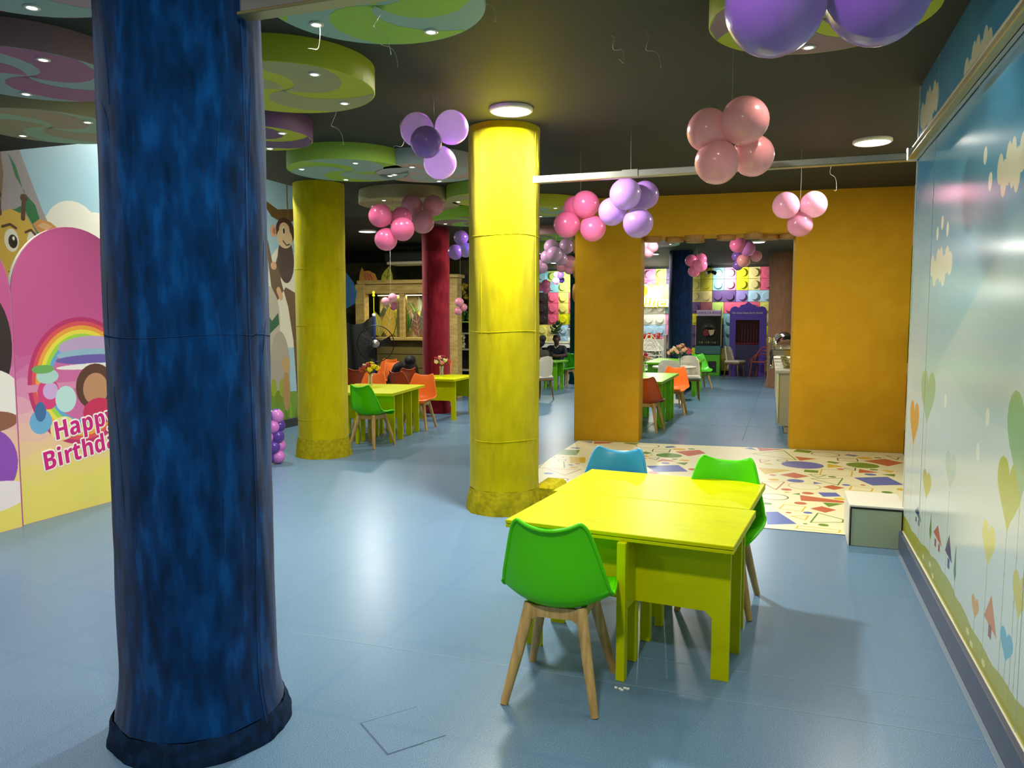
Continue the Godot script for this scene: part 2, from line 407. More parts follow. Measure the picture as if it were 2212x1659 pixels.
# ---------------------------------------------------------------- light fittings
func ceiling_lamp(at: Vector3, energy: float, label: String, r := 0.15):
	var t := thing("ceiling_lamp", label, "lamp", at, 0, "round ceiling panel lamps")
	part("housing", MB.new().lathe([Vector2(r + 0.012, 0.0), Vector2(r + 0.014, -0.02), Vector2(r, -0.03), Vector2(r, -0.012), Vector2(0, -0.012)], 28), "white_paint", t)
	part("diffuser", MB.new().lathe([Vector2(r - 0.002, -0.013), Vector2(r - 0.006, -0.026), Vector2(r * 0.6, -0.031), Vector2(0, -0.033)], 28), "lamp_glow", t)
	var l := AreaLight3D.new()
	l.name = "panel_light"
	l.area_size = Vector2(r * 1.5, r * 1.5)
	l.light_energy = energy
	l.light_color = Color(1.0, 0.985, 0.94)
	l.area_range = 30.0
	l.shadow_enabled = true
	t.add_child(l)
	l.position = Vector3(0, -0.05, 0)
	l.rotation.x = -PI / 2
func petal_mesh(r: float, part_of := 3, hub := 0.0) -> ArrayMesh:
	# one curved swirl segment of a disc seen from below
	var b := MB.new()
	var P := []
	var w := TAU / part_of / 2
	for i in 9:
		var row := []
		var rr := lerpf(hub, r, i / 8.0)
		var twist := 1.5 * pow(i / 8.0, 1.2)
		var wide := w * (1.0 + 0.35 * sin(PI * i / 8.0))
		for j in 4:
			var a := twist + wide * (j / 3.0 - 0.5)
			row.append(Vector3(cos(a) * rr, 0, sin(a) * rr))
		P.append(row)
	b.shell(P, 0.004)
	return b.done()
func swirl_disc(at: Vector3, r: float, base: String, swirl: String, rim: String, turn: float, spots: Array, label: String, energy := 0.5):
	var t := thing("swirl_ceiling_disc", label, "ceiling disc", at, 0, "candy swirl ceiling discs")
	var h := TOP - at.y
	part("drum", MB.new().lathe([Vector2(r, h), Vector2(r, 0.004), Vector2(r - 0.004, 0.0)], 64), rim, t)
	part("face", MB.new().lathe([Vector2(r - 0.004, 0.0), Vector2(0, 0.0)], 64), base, t)
	var pm := petal_mesh(r - 0.005)
	for k in 3: part("swirl_segment", pm, swirl, t, Vector3(0, -0.001, 0), Vector3(0, turn + k * TAU / 3, 0))
	for a in spots:
		var d := Vector3(cos(a), 0, sin(a)) * r * 0.76
		part("downlight_rim", MB.new().lathe([Vector2(0.034, 0.0), Vector2(0.036, -0.007), Vector2(0.024, -0.009), Vector2(0.022, -0.004)], 14), "white_paint", t, d)
		part("downlight_lens", MB.new().lathe([Vector2(0.023, -0.004), Vector2(0.016, -0.009), Vector2(0, -0.011)], 14), "spot_glow", t, d)
		var l := SpotLight3D.new()
		l.name = "spot_beam"
		l.light_energy = energy
		l.light_color = Color(1.0, 0.97, 0.9)
		l.spot_angle = 62
		l.spot_angle_attenuation = 0.8
		l.spot_range = 12
		l.light_size = 0.02
		l.shadow_enabled = true
		t.add_child(l, true)
		l.position = d + Vector3(0, -0.02, 0)
		l.rotation.x = -PI / 2
	return t

# ---------------------------------------------------------------- prints
func right_wall_print() -> StandardMaterial3D:
	# x = distance along the wall (-z), y = height; the print is 6 m long
	var p := Pic.new(6.2, 3.1, 300, H("c4d2cd"), Vector2(0, 0.12))
	# sky: washes of blue with torn, wavy edges
	var cols := ["bccdca", "b2c8c8", "a3c1c6", "8fb7c4", "79abc0", "5f9dbb", "4a90b5", "3f87b0"]
	for k in 40:
		var y0 := 1.2 + 0.042 * k
		var pts := [Vector2(-0.1, 3.4)]
		for j in 63:
			var x := j * 0.1
			pts.append(Vector2(x, y0 + 0.1 * sin(x * 1.7 + k * 0.21) + 0.05 * sin(x * 4.3 + k * 0.33)))
		pts.append(Vector2(6.3, 3.4))
		p.poly(pts, H(cols[k / 5]).lerp(H(cols[mini(k / 5 + 1, 7)]), (k % 5) / 5.0))
	for c in [[4.30, 2.83, 0.27, 0.12], [5.63, 2.95, 0.3, 0.13], [3.56, 2.22, 0.22, 0.1], [5.0, 1.92, 0.3, 0.1], [2.3, 2.5, 0.3, 0.13], [1.2, 2.8, 0.32, 0.14], [1.6, 2.0, 0.3, 0.12], [0.4, 2.4, 0.3, 0.12]]:
		for k in 7: p.oval(Vector2(c[0] + c[2] * (k - 3) / 3.4, c[1] + 0.03 * sin(k * 2.2)), Vector2(c[2] * 0.22, c[3] * (1.0 - 0.12 * absf(k - 3))), H("cfd0b6"))
	for d in [[5.0, 2.163], [4.84, 2.11], [5.14, 2.117], [4.03, 2.346], [3.915, 2.214], [3.755, 1.207], [3.895, 1.036], [4.68, 1.187], [2.6, 1.7], [1.9, 1.3]]:
		p.oval(Vector2(d[0], d[1]), Vector2(0.034, 0.04), H("dfe2d2"))
	# grass strip with a scalloped top
	var g := [Vector2(-0.1, 0.0)]
	for j in 125:
		var x := j * 0.05
		g.append(Vector2(x, 0.262 + 0.025 * sin(x * 3.1) + 0.014 * absf(sin(x * 9.0))))
	g.append(Vector2(6.3, 0.0))
	p.poly(g, H("a3a418"))
	for d in [[5.14, .197], [4.91, .218], [4.815, .18], [3.92, .208], [3.84, .18], [3.62, .188], [2.9, .2], [2.4, .18], [1.7, .2]]:
		p.oval(Vector2(d[0], d[1]), Vector2(0.03, 0.015), H("d9d77c"))
	var hearts := [[5.269, 4.987, .542, .721, "a7a838"], [3.547, 3.201, .799, 1.091, "a3ad10"], [3.745, 3.524, .587, .781, "c9c658"], [3.875, 3.735, .304, .408, "c99a4a"], [3.262, 3.079, .534, .712, "bfb936"], [3.39, 3.209, .323, .451, "5fa6bf"], [5.861, 5.497, .773, 1.084, "cf9a35"], [3.448, 3.0, .95, 1.359, "8fb47e"], [5.463, 4.983, .974, 1.314, "a3bd8f"], [4.607, 4.328, .734, .941, "b0c7b8"], [2.7, 2.4, .7, .95, "c9c658"], [2.2, 1.9, .5, .7, "c99a4a"], [1.6, 1.2, .8, 1.15, "a3ad10"], [0.9, .6, .5, .8, "5fa6bf"]]
	for h in hearts:
		var cx: float = (h[0] + h[1]) / 2
		p.line([Vector2(cx, h[2] + 0.02), Vector2(cx + 0.015, 0.2)], 0.007, H("8f9b62"))
	for h in hearts: p.heart(h[1], h[0], h[2], h[3], H(h[4]))
	for r in [[5.496, 5.263, .374, .449, "2f4a6a"], [4.849, 4.6, .406, .495, "b0503a"], [4.507, 4.329, .398, .524, "4a2a58"], [3.646, 3.438, .364, .506, "c07a34"], [2.6, 2.3, .36, .48, "2f4a6a"], [1.4, 1.1, .36, .48, "b0503a"]]:
		p.poly([Vector2(r[0], r[2] + 0.02), Vector2((r[0] + r[1]) / 2, r[3]), Vector2(r[1], r[2])], H(r[4]))
	for r in [[5.462, 5.417, .336, .368, "3a3f62"], [5.36, 5.31, .336, .372, "3a3f62"], [4.802, 4.756, .361, .403, "8a3a4a"], [4.694, 4.651, .362, .404, "8a3a4a"], [4.432, 4.384, .349, .4, "43306a"], [3.568, 3.516, .328, .381, "8a4a34"], [2.5, 2.45, .31, .36, "3a3f62"], [1.3, 1.25, .31, .36, "8a3a4a"]]:
		p.poly([Vector2(r[0], r[2]), Vector2(r[1], r[2]), Vector2(r[1], r[3]), Vector2(r[0], r[3])], H(r[4]))
	for r in [[4.94, .349, .513], [4.247, .327, .518], [3.0, .33, .52], [1.0, .33, .5]]:
		p.line([Vector2(r[0], 0.25), Vector2(r[0], r[1] + 0.03)], 0.008, H("8a7a3a"))
		p.poly([Vector2(r[0] - 0.035, r[1] + 0.05), Vector2(r[0] - 0.012, r[2] - 0.04), Vector2(r[0], r[2]), Vector2(r[0] + 0.012, r[2] - 0.04), Vector2(r[0] + 0.035, r[1] + 0.05), Vector2(r[0], r[1])], H("5c7a2c"))
	return print_mat("right_wall_print", p, 0.16)
func left_wall_print() -> StandardMaterial3D:
	# x = -z - 4.5 .. , y = 4.1 - height
	var p := Pic.new(6.3, 4.1, 240, H("a9d3e6"), Vector2(4.5, 0.0))
	var q := func(z: float, y: float) -> Vector2: return Vector2(z, 4.1 - y)
	# clouds low on the sky
	for c in [[6.25, 2.5, 0.35], [6.0, 2.45, 0.22], [6.55, 2.35, 0.42], [6.9, 2.3, 0.5], [7.6, 2.4, 0.5], [8.3, 2.3, 0.5], [9.0, 2.4, 0.45], [9.9, 2.3, 0.4]]:
		p.oval(q.call(c[0], c[1]), Vector2(c[2], c[2]), H("f3f2e6"))
	p.poly([q.call(4.5, 2.3), q.call(10.8, 2.3), q.call(10.8, 1.2), q.call(4.5, 1.2)], H("f0efe2"))
	# peaks with green creepers
	p.poly([q.call(5.3, 1.6), q.call(5.42, 3.3), q.call(5.56, 3.62), q.call(5.7, 3.2), q.call(5.9, 2.7), q.call(6.1, 2.3), q.call(6.4, 1.6)], H("a9a0a4"))
	p.poly([q.call(5.56, 3.2), q.call(5.63, 3.1), q.call(5.7, 2.86), q.call(5.82, 2.75), q.call(5.86, 2.62), q.call(6.0, 2.52), q.call(6.14, 2.3), q.call(5.95, 2.35), q.call(5.84, 2.45), q.call(5.74, 2.62), q.call(5.68, 2.72), q.call(5.72, 2.85), q.call(5.62, 3.0)], H("2f7a4a"))
	p.poly([q.call(5.42, 2.5), q.call(5.5, 2.66), q.call(5.6, 2.68), q.call(5.7, 2.74), q.call(5.62, 2.58), q.call(5.5, 2.5)], H("2f7a4a"))
	p.poly([q.call(4.9, 1.2), q.call(4.95, 3.3), q.call(5.2, 3.6), q.call(5.46, 3.5), q.call(5.5, 3.0), q.call(5.42, 2.4), q.call(5.45, 1.2)], H("8a7358"))
	# a giraffe's head, looking out
	p.poly([q.call(5.3, 1.2), q.call(5.33, 2.4), q.call(5.42, 2.62), q.call(5.55, 2.68), q.call(5.72, 2.63), q.call(5.8, 2.5), q.call(5.8, 2.3), q.call(5.74, 2.12), q.call(5.64, 1.98), q.call(5.6, 1.2)], H("dcb64e"))
	p.poly([q.call(5.78, 2.56), q.call(5.86, 2.62), q.call(5.98, 2.6), q.call(6.06, 2.55), q.call(5.95, 2.48), q.call(5.84, 2.48)], H("d99a5c"))
	p.poly([q.call(5.83, 2.55), q.call(5.9, 2.59), q.call(6.0, 2.56), q.call(5.93, 2.51)], H("e8b886"))
	for a in [[5.68, 2.6, 5.70, 2.8], [5.44, 2.62, 5.43, 2.8]]:
		p.line([q.call(a[0], a[1]), q.call(a[2], a[3])], 0.045, H("5c4030"))
		p.oval(q.call(a[2], a[3]), Vector2(0.04, 0.04), H("5c4030"))
	for e in [[5.55, 2.38, 0.075], [5.76, 2.37, 0.05]]:
		p.oval(q.call(e[0], e[1]), Vector2(e[2], 0.11), H("f4f0e0"))
		p.oval(q.call(e[0] + 0.012, e[1] - 0.01), Vector2(e[2] * 0.62, 0.065), H("2a2018"))
		p.oval(q.call(e[0] + 0.02, e[1] + 0.02), Vector2(0.014, 0.02), H("ffffff"))
	p.line([q.call(5.46, 2.5), q.call(5.54, 2.53), q.call(5.6, 2.5)], 0.025, H("5c4030"))
	p.line([q.call(5.7, 2.47), q.call(5.76, 2.5), q.call(5.8, 2.46)], 0.022, H("5c4030"))
	p.line([q.call(5.5, 2.08), q.call(5.62, 2.06), q.call(5.68, 2.12)], 0.012, H("6a4a2c"))
	# grey rocks
	for r in [[6.45, 1.9, 0.5, 0.6, "9a9088"], [7.0, 1.4, 0.7, 0.7, "b4b0a6"], [9.5, 1.6, 0.24, 0.5, "c9c4ba"], [9.72, 0.9, 0.24, 0.55, "b8b3a6"], [8.2, 1.0, 0.8, 0.6, "b8b3a6"]]:
		p.oval(q.call(r[0], r[1]), Vector2(r[2], r[3]), H(r[4]))
	p.poly([q.call(9.4, 1.75), q.call(9.55, 1.6), q.call(9.7, 1.72), q.call(9.72, 1.55), q.call(9.55, 1.45), q.call(9.4, 1.35)], H("2f6a4a"))
	# meadow
	p.poly([q.call(4.5, 0.6), q.call(6.5, 0.75), q.call(8.5, 0.6), q.call(10.8, 0.5), q.call(10.8, 0.0), q.call(4.5, 0.0)], H("7aa23a"))
	# a tree with a branch and a monkey on it
	p.poly([q.call(9.45, 2.75), q.call(9.5, 2.75), q.call(9.62, 2.35), q.call(9.72, 2.55), q.call(9.8, 2.62), q.call(9.82, 2.5), q.call(9.78, 2.2), q.call(9.95, 1.8), q.call(10.06, 1.3), q.call(10.12, 0.5), q.call(10.4, 0.5), q.call(10.3, 1.4), q.call(10.2, 2.0), q.call(9.9, 2.1), q.call(9.7, 1.9), q.call(9.55, 2.1)], H("6f5636"))
	p.poly([q.call(9.35, 3.42), q.call(9.5, 3.3), q.call(9.75, 3.22), q.call(10.3, 3.3), q.call(10.3, 3.18), q.call(9.95, 3.02), q.call(9.6, 3.1), q.call(9.4, 3.28)], H("73582f"))
	p.line([q.call(9.98, 4.0), q.call(9.99, 3.1)], 0.03, H("8a7348"))
	p.oval(q.call(9.92, 2.5), Vector2(0.2, 0.34), H("4a2f1e"))
	p.oval(q.call(9.92, 2.92), Vector2(0.23, 0.2), H("4a2c1c"))
	p.oval(q.call(9.63, 2.9), Vector2(0.07, 0.09), H("e8b48a"))
	p.oval(q.call(9.65, 2.9), Vector2(0.035, 0.05), H("c97f5c"))
	p.oval(q.call(9.9, 2.82), Vector2(0.19, 0.15), H("efcfa0"))
	p.oval(q.call(9.9, 2.94), Vector2(0.13, 0.11), H("efcfa0"))
	p.oval(q.call(9.88, 2.93), Vector2(0.035, 0.06), H("f8f4e8"))
	p.oval(q.call(9.885, 2.925), Vector2(0.024, 0.042), H("201810"))
	p.line([q.call(9.86, 2.78), q.call(9.94, 2.72), q.call(10.02, 2.74)], 0.02, H("3a1d14"))
	p.line([q.call(9.85, 2.5), q.call(9.7, 2.42)], 0.08, H("4a2f1e"))
	p.oval(q.call(9.62, 2.4), Vector2(0.07, 0.06), H("e8b48a"))
	p.line([q.call(9.72, 2.05), q.call(9.78, 1.95)], 0.1, H("e8b48a"))
	# plants at the foot
	for k in 14:
		var z := 9.3 + k * 0.11
		p.poly([q.call(z - 0.06, 0.0), q.call(z + 0.03 * sin(k * 2.0), 0.28 + 0.14 * sin(k * 1.3)), q.call(z + 0.06, 0.0)], H("8fc02c" if k % 2 == 0 else "5f9428"))
	for k in 5: p.oval(q.call(9.45 + 0.1 * k, 0.55 + 0.1 * sin(k * 2.3)), Vector2(0.07, 0.13), H("a3b83c" if k % 2 else "7f9a2a"))
	p.oval(q.call(9.86, 0.55), Vector2(0.09, 0.3), H("c09a62"))
	p.oval(q.call(9.86, 0.95), Vector2(0.1, 0.12), H("cfae78"))
	return print_mat("left_wall_print", p, 0.4)
func jungle_print() -> StandardMaterial3D:
	var p := Pic.new(4.0, 3.2, 150, H("4f4e30"))
	rng.seed = 5
	for k in 90:
		var c := Vector2(rng.randf() * 4, rng.randf() * 3.2)
		p.oval(c, Vector2(rng.randf_range(0.1, 0.5), rng.randf_range(0.05, 0.3)), [H("555633"), H("5d5c30"), H("4a4b30"), H("636038"), H("525a3c")][k % 5], rng.randf() * 3)
	for k in 40:
		var a := Vector2(rng.randf() * 4, 0.9 + rng.randf() * 2.3)
		var d := Vector2.from_angle(-0.4 - rng.randf() * 2.2) * rng.randf_range(0.25, 0.6)
		var n := d.orthogonal() * rng.randf_range(0.12, 0.25)
		p.poly([a, a + d * 0.35 + n, a + d * 0.7 + n * 0.8, a + d, a + d * 0.7 - n * 0.8, a + d * 0.35 - n], [H("6a7a32"), H("8a8a34"), H("465a32"), H("aaa53c"), H("7a6644"), H("4e643e")][k % 6])
		p.line([a, a + d], 0.012, H("7d7a40"))
	return print_mat("jungle_print", p, 0.6)
func booth_print() -> StandardMaterial3D:
	var p := Pic.new(1.91, 1.06, 260, H("8a7a4e"))
	rng.seed = 15
	for k in 30: p.oval(Vector2(rng.randf() * 1.91, rng.randf() * 1.06), Vector2(0.15, 0.1), [H("6f6642"), H("9a8c5c"), H("55583a"), H("a89a78")][k % 4], rng.randf() * 3)
	for k in 46:
		var a := Vector2(rng.randf() * 1.91, 0.4 + rng.randf() * 0.7)
		var d := Vector2.from_angle(-0.7 - rng.randf() * 1.7) * rng.randf_range(0.2, 0.5)
		var n := d.orthogonal() * rng.randf_range(0.1, 0.2)
		p.poly([a, a + d * 0.35 + n, a + d * 0.7 + n * 0.8, a + d, a + d * 0.7 - n * 0.8, a + d * 0.35 - n], [H("b8b83c"), H("d0c86a"), H("5f7a2c"), H("c9a63a"), H("a8705a"), H("8f9a80"), H("3f4436")][k % 7])
		p.line([a, a + d], 0.008, H("d8d0a8"))
	return print_mat("booth_print", p, 0.6)
func tree_print() -> StandardMaterial3D:
	var p := Pic.new(4.4, 3.2, 150, H("c8c4ae"))
	rng.seed = 7
	for k in 60:
		p.oval(Vector2(rng.randf() * 4.4, rng.randf_range(0.9, 1.9)), Vector2(0.3, 0.2), [H("6f8a14"), H("8a9c18"), H("556f12")][k % 3], rng.randf())
	p.poly([Vector2(0, 2.9), Vector2(4.4, 2.9), Vector2(4.4, 3.2), Vector2(0, 3.2)], H("7a5c38"))
	for k in 30:
		p.oval(Vector2(rng.randf() * 4.4, rng.randf_range(2.0, 2.7)), Vector2(0.12, 0.2), [H("c08a6a"), H("9a6a3c"), H("7f9a20")][k % 3])
	return print_mat("tree_print", p, 0.45)
func mat_print() -> StandardMaterial3D:
	# x from -2.6, y = -z - 6.2
	var p := Pic.new(4.0, 4.25, 430, H("e9e4bb"), Vector2(-2.6, 6.2))
	var col := {"g": H("5c8a34"), "r": H("bf6248"), "b": H("4f66ad"), "y": H("d9b53a"), "k": H("5b5a3a"), "t": H("c9bb72")}
	var shapes: Array = MAT_SHAPES
	for off in [Vector2.ZERO, Vector2(-1.78, 0.13)]:
		for s in shapes:
			var c: Color = col[s[1]]
			if off != Vector2.ZERO and not (s[2] + off.x < -0.75 and s[3] > -8.3 and s[2] < 0.6): continue
			match s[0]:
				"c": p.oval(Vector2(s[2], -s[3]) + off, Vector2(s[4], s[4]), c)
				"n":
					p.oval(Vector2(s[2], -s[3]) + off, Vector2(s[4], s[4]), c)
					p.oval(Vector2(s[2], -s[3]) + off, Vector2(s[4] - 0.014, s[4] - 0.014), H("ebe7c4"))
				_:
					var pts := []
					for k in range(2, s.size(), 2): pts.append(Vector2(s[k], -s[k + 1]) + off)
					if s[0] == "p": p.poly(pts, c)
					else: p.line(pts, 0.014, c, true)
	return print_mat("mat_print", p, 0.3)
func poster_print(kind: int) -> StandardMaterial3D:
	# 1.16 wide, 2.38 high; pink above, peach and yellow below as dyed bands with soft wavy borders
	var p := Pic.new(1.16, 2.38, 380, H("c0538f"))
	var cols := ["c4609a", "cb70a4", "d487ae", "dc9db4", "e0aeb0", "e2b8a6", "e3c096", "e2c886", "e0cd74", "ddd068"]
	for k in 10:
		var y0 := 1.02 + 0.115 * k
		var pts := [Vector2(-0.1, 2.6)]
		for j in 25: pts.append(Vector2(j * 0.05, y0 + 0.03 * sin(j * 0.7 + k * 2.0) + 0.012 * sin(j * 1.9 + k)))
		pts.append(Vector2(1.3, 2.6))
		p.poly(pts, H(cols[k]))
	if kind == 0:
		# rainbow bow and plain round shapes in place of the printed figures
		var c := Vector2(0.62, 1.28)
		var rb := ["b8306a", "d8505a", "e8a040", "e6d84a", "9ccf4a", "5fa6d0"]
		for k in 6: p.oval(c, Vector2(0.52 - 0.035 * k, 0.54 - 0.035 * k), H(rb[k]), 0, 60)
		p.oval(c, Vector2(0.31, 0.33), H("c8699f"), 0, 60)
		p.poly([Vector2(0.0, 1.28), Vector2(1.16, 1.28), Vector2(1.16, 1.34), Vector2(0.0, 1.34)], H("d487ae"))
		for b in [[0.72, 1.0, 0.33, 0.1, "b9a0c8"], [0.72, 1.06, 0.35, 0.05, "8fb4c8"], [0.72, 1.1, 0.36, 0.04, "6a5aa8"], [0.72, 1.16, 0.36, 0.025, "e6e2e0"], [0.74, 1.34, 0.2, 0.2, "5a3a30"], [0.74, 1.36, 0.13, 0.14, "b98a68"], [0.76, 1.56, 0.16, 0.12, "c4305a"], [0.28, 1.36, 0.1, 0.13, "d0407a"], [0.3, 1.34, 0.07, 0.07, "c8a8d8"], [0.44, 1.42, 0.1, 0.11, "b9dcd8"], [0.2, 1.58, 0.1, 0.1, "6aa6d0"], [0.2, 1.5, 0.05, 0.08, "3f6a9c"], [0.4, 1.66, 0.12, 0.1, "e6d78a"], [0.28, 1.22, 0.1, 0.06, "a9cfc8"], [0.24, 1.16, 0.1, 0.035, "6aa85a"], [1.0, 1.62, 0.08, 0.09, "e8c8d8"]]:
			p.oval(Vector2(b[0], b[1]), Vector2(b[2], b[3]), H(b[4]))
	else:
		for b in [[0.95, 0.95, 0.2, 0.4, "2c2024"], [0.95, 1.35, 0.26, 0.22, "e6e0dc"], [0.95, 1.53, 0.22, 0.08, "8a5a48"], [0.9, 1.85, 0.25, 0.28, "8a4ab0"], [0.9, 2.1, 0.35, 0.12, "e2d8dc"]]:
			p.oval(Vector2(b[0], b[1]), Vector2(b[2], b[3]), H(b[4]))
	return print_mat("poster_print_%d" % kind, p, 0.4)
func screen_print() -> StandardMaterial3D:
	var p := Pic.new(0.7, 1.0, 300, H("1f221a"))
	p.oval(Vector2(0.35, 0.5), Vector2(0.24, 0.42), H("2b2c26"))
	p.oval(Vector2(0.35, 0.36), Vector2(0.17, 0.13), H("3c3c34"))
	p.oval(Vector2(0.35, 0.6), Vector2(0.22, 0.24), H("26261f"))
	p.oval(Vector2(0.36, 0.56), Vector2(0.2, 0.17), H("101010"))
	p.oval(Vector2(0.28, 0.56), Vector2(0.1, 0.12), H("7a3038"))
	p.poly([Vector2(0.34, 0.47), Vector2(0.53, 0.46), Vector2(0.5, 0.62), Vector2(0.4, 0.67)], H("c4b088"))
	p.oval(Vector2(0.27, 0.33), Vector2(0.03, 0.015), H("8a7a50"))
	p.oval(Vector2(0.43, 0.33), Vector2(0.03, 0.015), H("8a7a50"))
	for k in 9: p.poly([Vector2(0.06 + 0.065 * k, 0.9), Vector2(0.1 + 0.065 * k, 0.86), Vector2(0.12 + 0.065 * k, 0.96)], H(["5f6a48", "8a8a5a", "3f4a3a"][k % 3]))
	return print_mat("screen_print", p, 0.15)

# a flat printed rectangle: corners listed round, with the picture's metres at each corner
func printed(called: String, corners: Array, metres: Array, pic_origin: Vector2, pic_size: Vector2, m, parent: Node3D) -> MeshInstance3D:
	var b := MB.new()
	b.uvquad(corners, metres.map(func(v): return (v - pic_origin) / pic_size))
	return part(called, b, m, parent)
# ---------------------------------------------------------------- furniture
func catmull(a: Array, t: float) -> Array:
	var n := a.size() - 1
	var k := clampi(int(t * n), 0, n - 1)
	var f := t * n - k
	var out := []
	for c in a[0].size():
		var p0: float = a[maxi(k - 1, 0)][c]
		var p1: float = a[k][c]
		var p2: float = a[k + 1][c]
		var p3: float = a[mini(k + 2, n)][c]
		out.append(0.5 * (2 * p1 + (p2 - p0) * f + (2 * p0 - 5 * p1 + 4 * p2 - p3) * f * f + (3 * p1 - p0 - 3 * p2 + p3) * f * f * f))
	return out
var meshes := {}
func chair_meshes():
	# profile from the front lip over the seat to the top of the back: y, z, half width, wrap
	var pr := [[0.405, 0.225, 0.15, 0.0], [0.432, 0.2, 0.2, 0.015], [0.422, 0.1, 0.222, 0.04], [0.402, 0.0, 0.232, 0.06], [0.4, -0.1, 0.237, 0.08], [0.44, -0.175, 0.235, 0.09], [0.525, -0.208, 0.222, 0.082], [0.63, -0.228, 0.197, 0.065], [0.72, -0.244, 0.173, 0.048], [0.772, -0.256, 0.153, 0.036], [0.79, -0.264, 0.128, 0.028]]
	var P := []
	for i in 41:
		var v := i / 40.0
		var c := catmull(pr, v)
		var e := catmull(pr, minf(v + 0.01, 1.0))
		var d := catmull(pr, maxf(v - 0.01, 0.0))
		var t := Vector3(0, e[0] - d[0], e[1] - d[1]).normalized()
		var n := Vector3(1, 0, 0).cross(t).normalized()          # towards the sitter
		if n.y + n.z < 0: n = -n
		var row := []
		for j in 21:
			var u := (j - 10) / 10.0
			var p: Vector3 = Vector3(c[2] * u, c[0], c[1]) + n * c[3] * pow(absf(u), 2.2)
			if v > 0.8: p.y -= (v - 0.8) * 5.0 * 0.018 * (1.0 - u * u)
			row.append(p)
		P.append(row)
	meshes.shell = MB.new().shell(P, 0.011).done()
	# rolled edge along the rim
	var rim := []
	for j in 21: rim.append(P[40][j])
	for i in range(39, -1, -1): rim.append(P[i][20])
	for j in range(19, -1, -1): rim.append(P[0][j])
	for i in range(1, 40): rim.append(P[i][0])
	meshes.rim = MB.new().tube(rim, 0.0085, 6, false, true).done()
	for s in [[1, 1, "leg0"], [-1, 1, "leg1"], [1, -1, "leg2"], [-1, -1, "leg3"]]:
		var b := MB.new()
		b.tube([Vector3(0.11 * s[0], 0.412, 0.11 * s[1]), Vector3(0.152 * s[0], 0.2, 0.165 * s[1]), Vector3(0.195 * s[0], 0.0, 0.218 * s[1])], [0.027, 0.0235, 0.017], 8)
		meshes[s[2]] = b.done()
	var br := MB.new()
	for s in [-1.0, 1.0]:
		br.xf = Transform3D(Basis.IDENTITY, Vector3(0, 0, 0.122 * s))
		br.extrude(PackedVector2Array([Vector2(-0.13, 0.41), Vector2(0.13, 0.41), Vector2(0.13, 0.33), Vector2(0.075, 0.362), Vector2(-0.075, 0.362), Vector2(-0.13, 0.33)]), 0.022)
		br.xf = Transform3D(Basis(Vector3.UP, PI / 2), Vector3(0.118 * s, 0, 0))
		br.extrude(PackedVector2Array([Vector2(-0.13, 0.41), Vector2(0.13, 0.41), Vector2(0.13, 0.33), Vector2(0.075, 0.362), Vector2(-0.075, 0.362), Vector2(-0.13, 0.33)]), 0.022)
	br.xf = Transform3D.IDENTITY
	meshes.brace = br.done()
func shell_chair(called: String, label: String, m: String, at: Vector3, turn: float, group := ""):
	var t := thing(called, label, "chair", at, turn, group)
	var sh := part("shell", meshes.shell, m, t)
	part("rolled_edge", meshes.rim, m, sh)
	for k in 4: part("leg", meshes["leg%d" % k], "beech", t)
	part("brace", meshes.brace, "beech", t)
	return t
func frame_poly(w: float, h: float, leg: float, ap: float) -> PackedVector2Array:
	return PackedVector2Array([Vector2(-w / 2, 0), Vector2(-w / 2 + leg, 0), Vector2(-w / 2 + leg, ap - 0.03), Vector2(-w / 2 + leg + 0.03, ap), Vector2(w / 2 - leg - 0.03, ap), Vector2(w / 2 - leg, ap - 0.03), Vector2(w / 2 - leg, 0), Vector2(w / 2, 0), Vector2(w / 2, h), Vector2(-w / 2, h)])
func folding_table(label: String, m: String, at: Vector3, turn: float, w := 1.06, d := 0.685, group := "", frames := [0.16, -0.16], gates := [0.16, -0.16]):
	var t := thing("folding_table", label, "table", at, turn, group)
	var h := 0.67
	part("tabletop", bx(Vector3(0, h - 0.009, 0), Vector3(w, 0.018, d), 0.0025), m, t)
	part("top_core", bx(Vector3(0, h - 0.019, 0), Vector3(w - 0.014, 0.004, d - 0.014)), "edge_wear", t)
	part("edge_band", bx(Vector3(0, h - 0.0285, 0), Vector3(w - 0.001, 0.015, d - 0.001), 0.002), m, t)
	for z in frames:
		var b := MB.new()
		b.xf = Transform3D(Basis.IDENTITY, Vector3(0, 0, z))
		b.extrude(frame_poly(w * 0.93, h - 0.035, 0.078, 0.31), 0.022)
		part("leg_frame", b, m, t)
	for z in gates:
		# gate leg swung out square to the frame: a post and a board with a raised panel
		var s: float = signf(z) if frames.size() > 1 else -1.0
		var gd := 0.2
		var g := MB.new()
		g.box(Vector3(0.05, (h - 0.035) / 2, z + s * (0.011 + gd - 0.025)), Vector3(0.04, h - 0.035, 0.05), 0.003)
		g.box(Vector3(0.05, 0.31 + (h - 0.345) / 2, z + s * (0.011 + gd / 2 - 0.02)), Vector3(0.02, h - 0.345, gd - 0.03), 0.002)
		g.box(Vector3(0.05, 0.33 + (h - 0.4) / 2, z + s * (0.011 + gd / 2 - 0.02)), Vector3(0.026, h - 0.42, gd - 0.09), 0.002)
		part("gate_leg", g, m, t)
		part("hinge_post", bx(Vector3(0.035, (h - 0.035) / 2, z - s * 0.033), Vector3(0.05, h - 0.035, 0.044), 0.003), m, t)
	return t
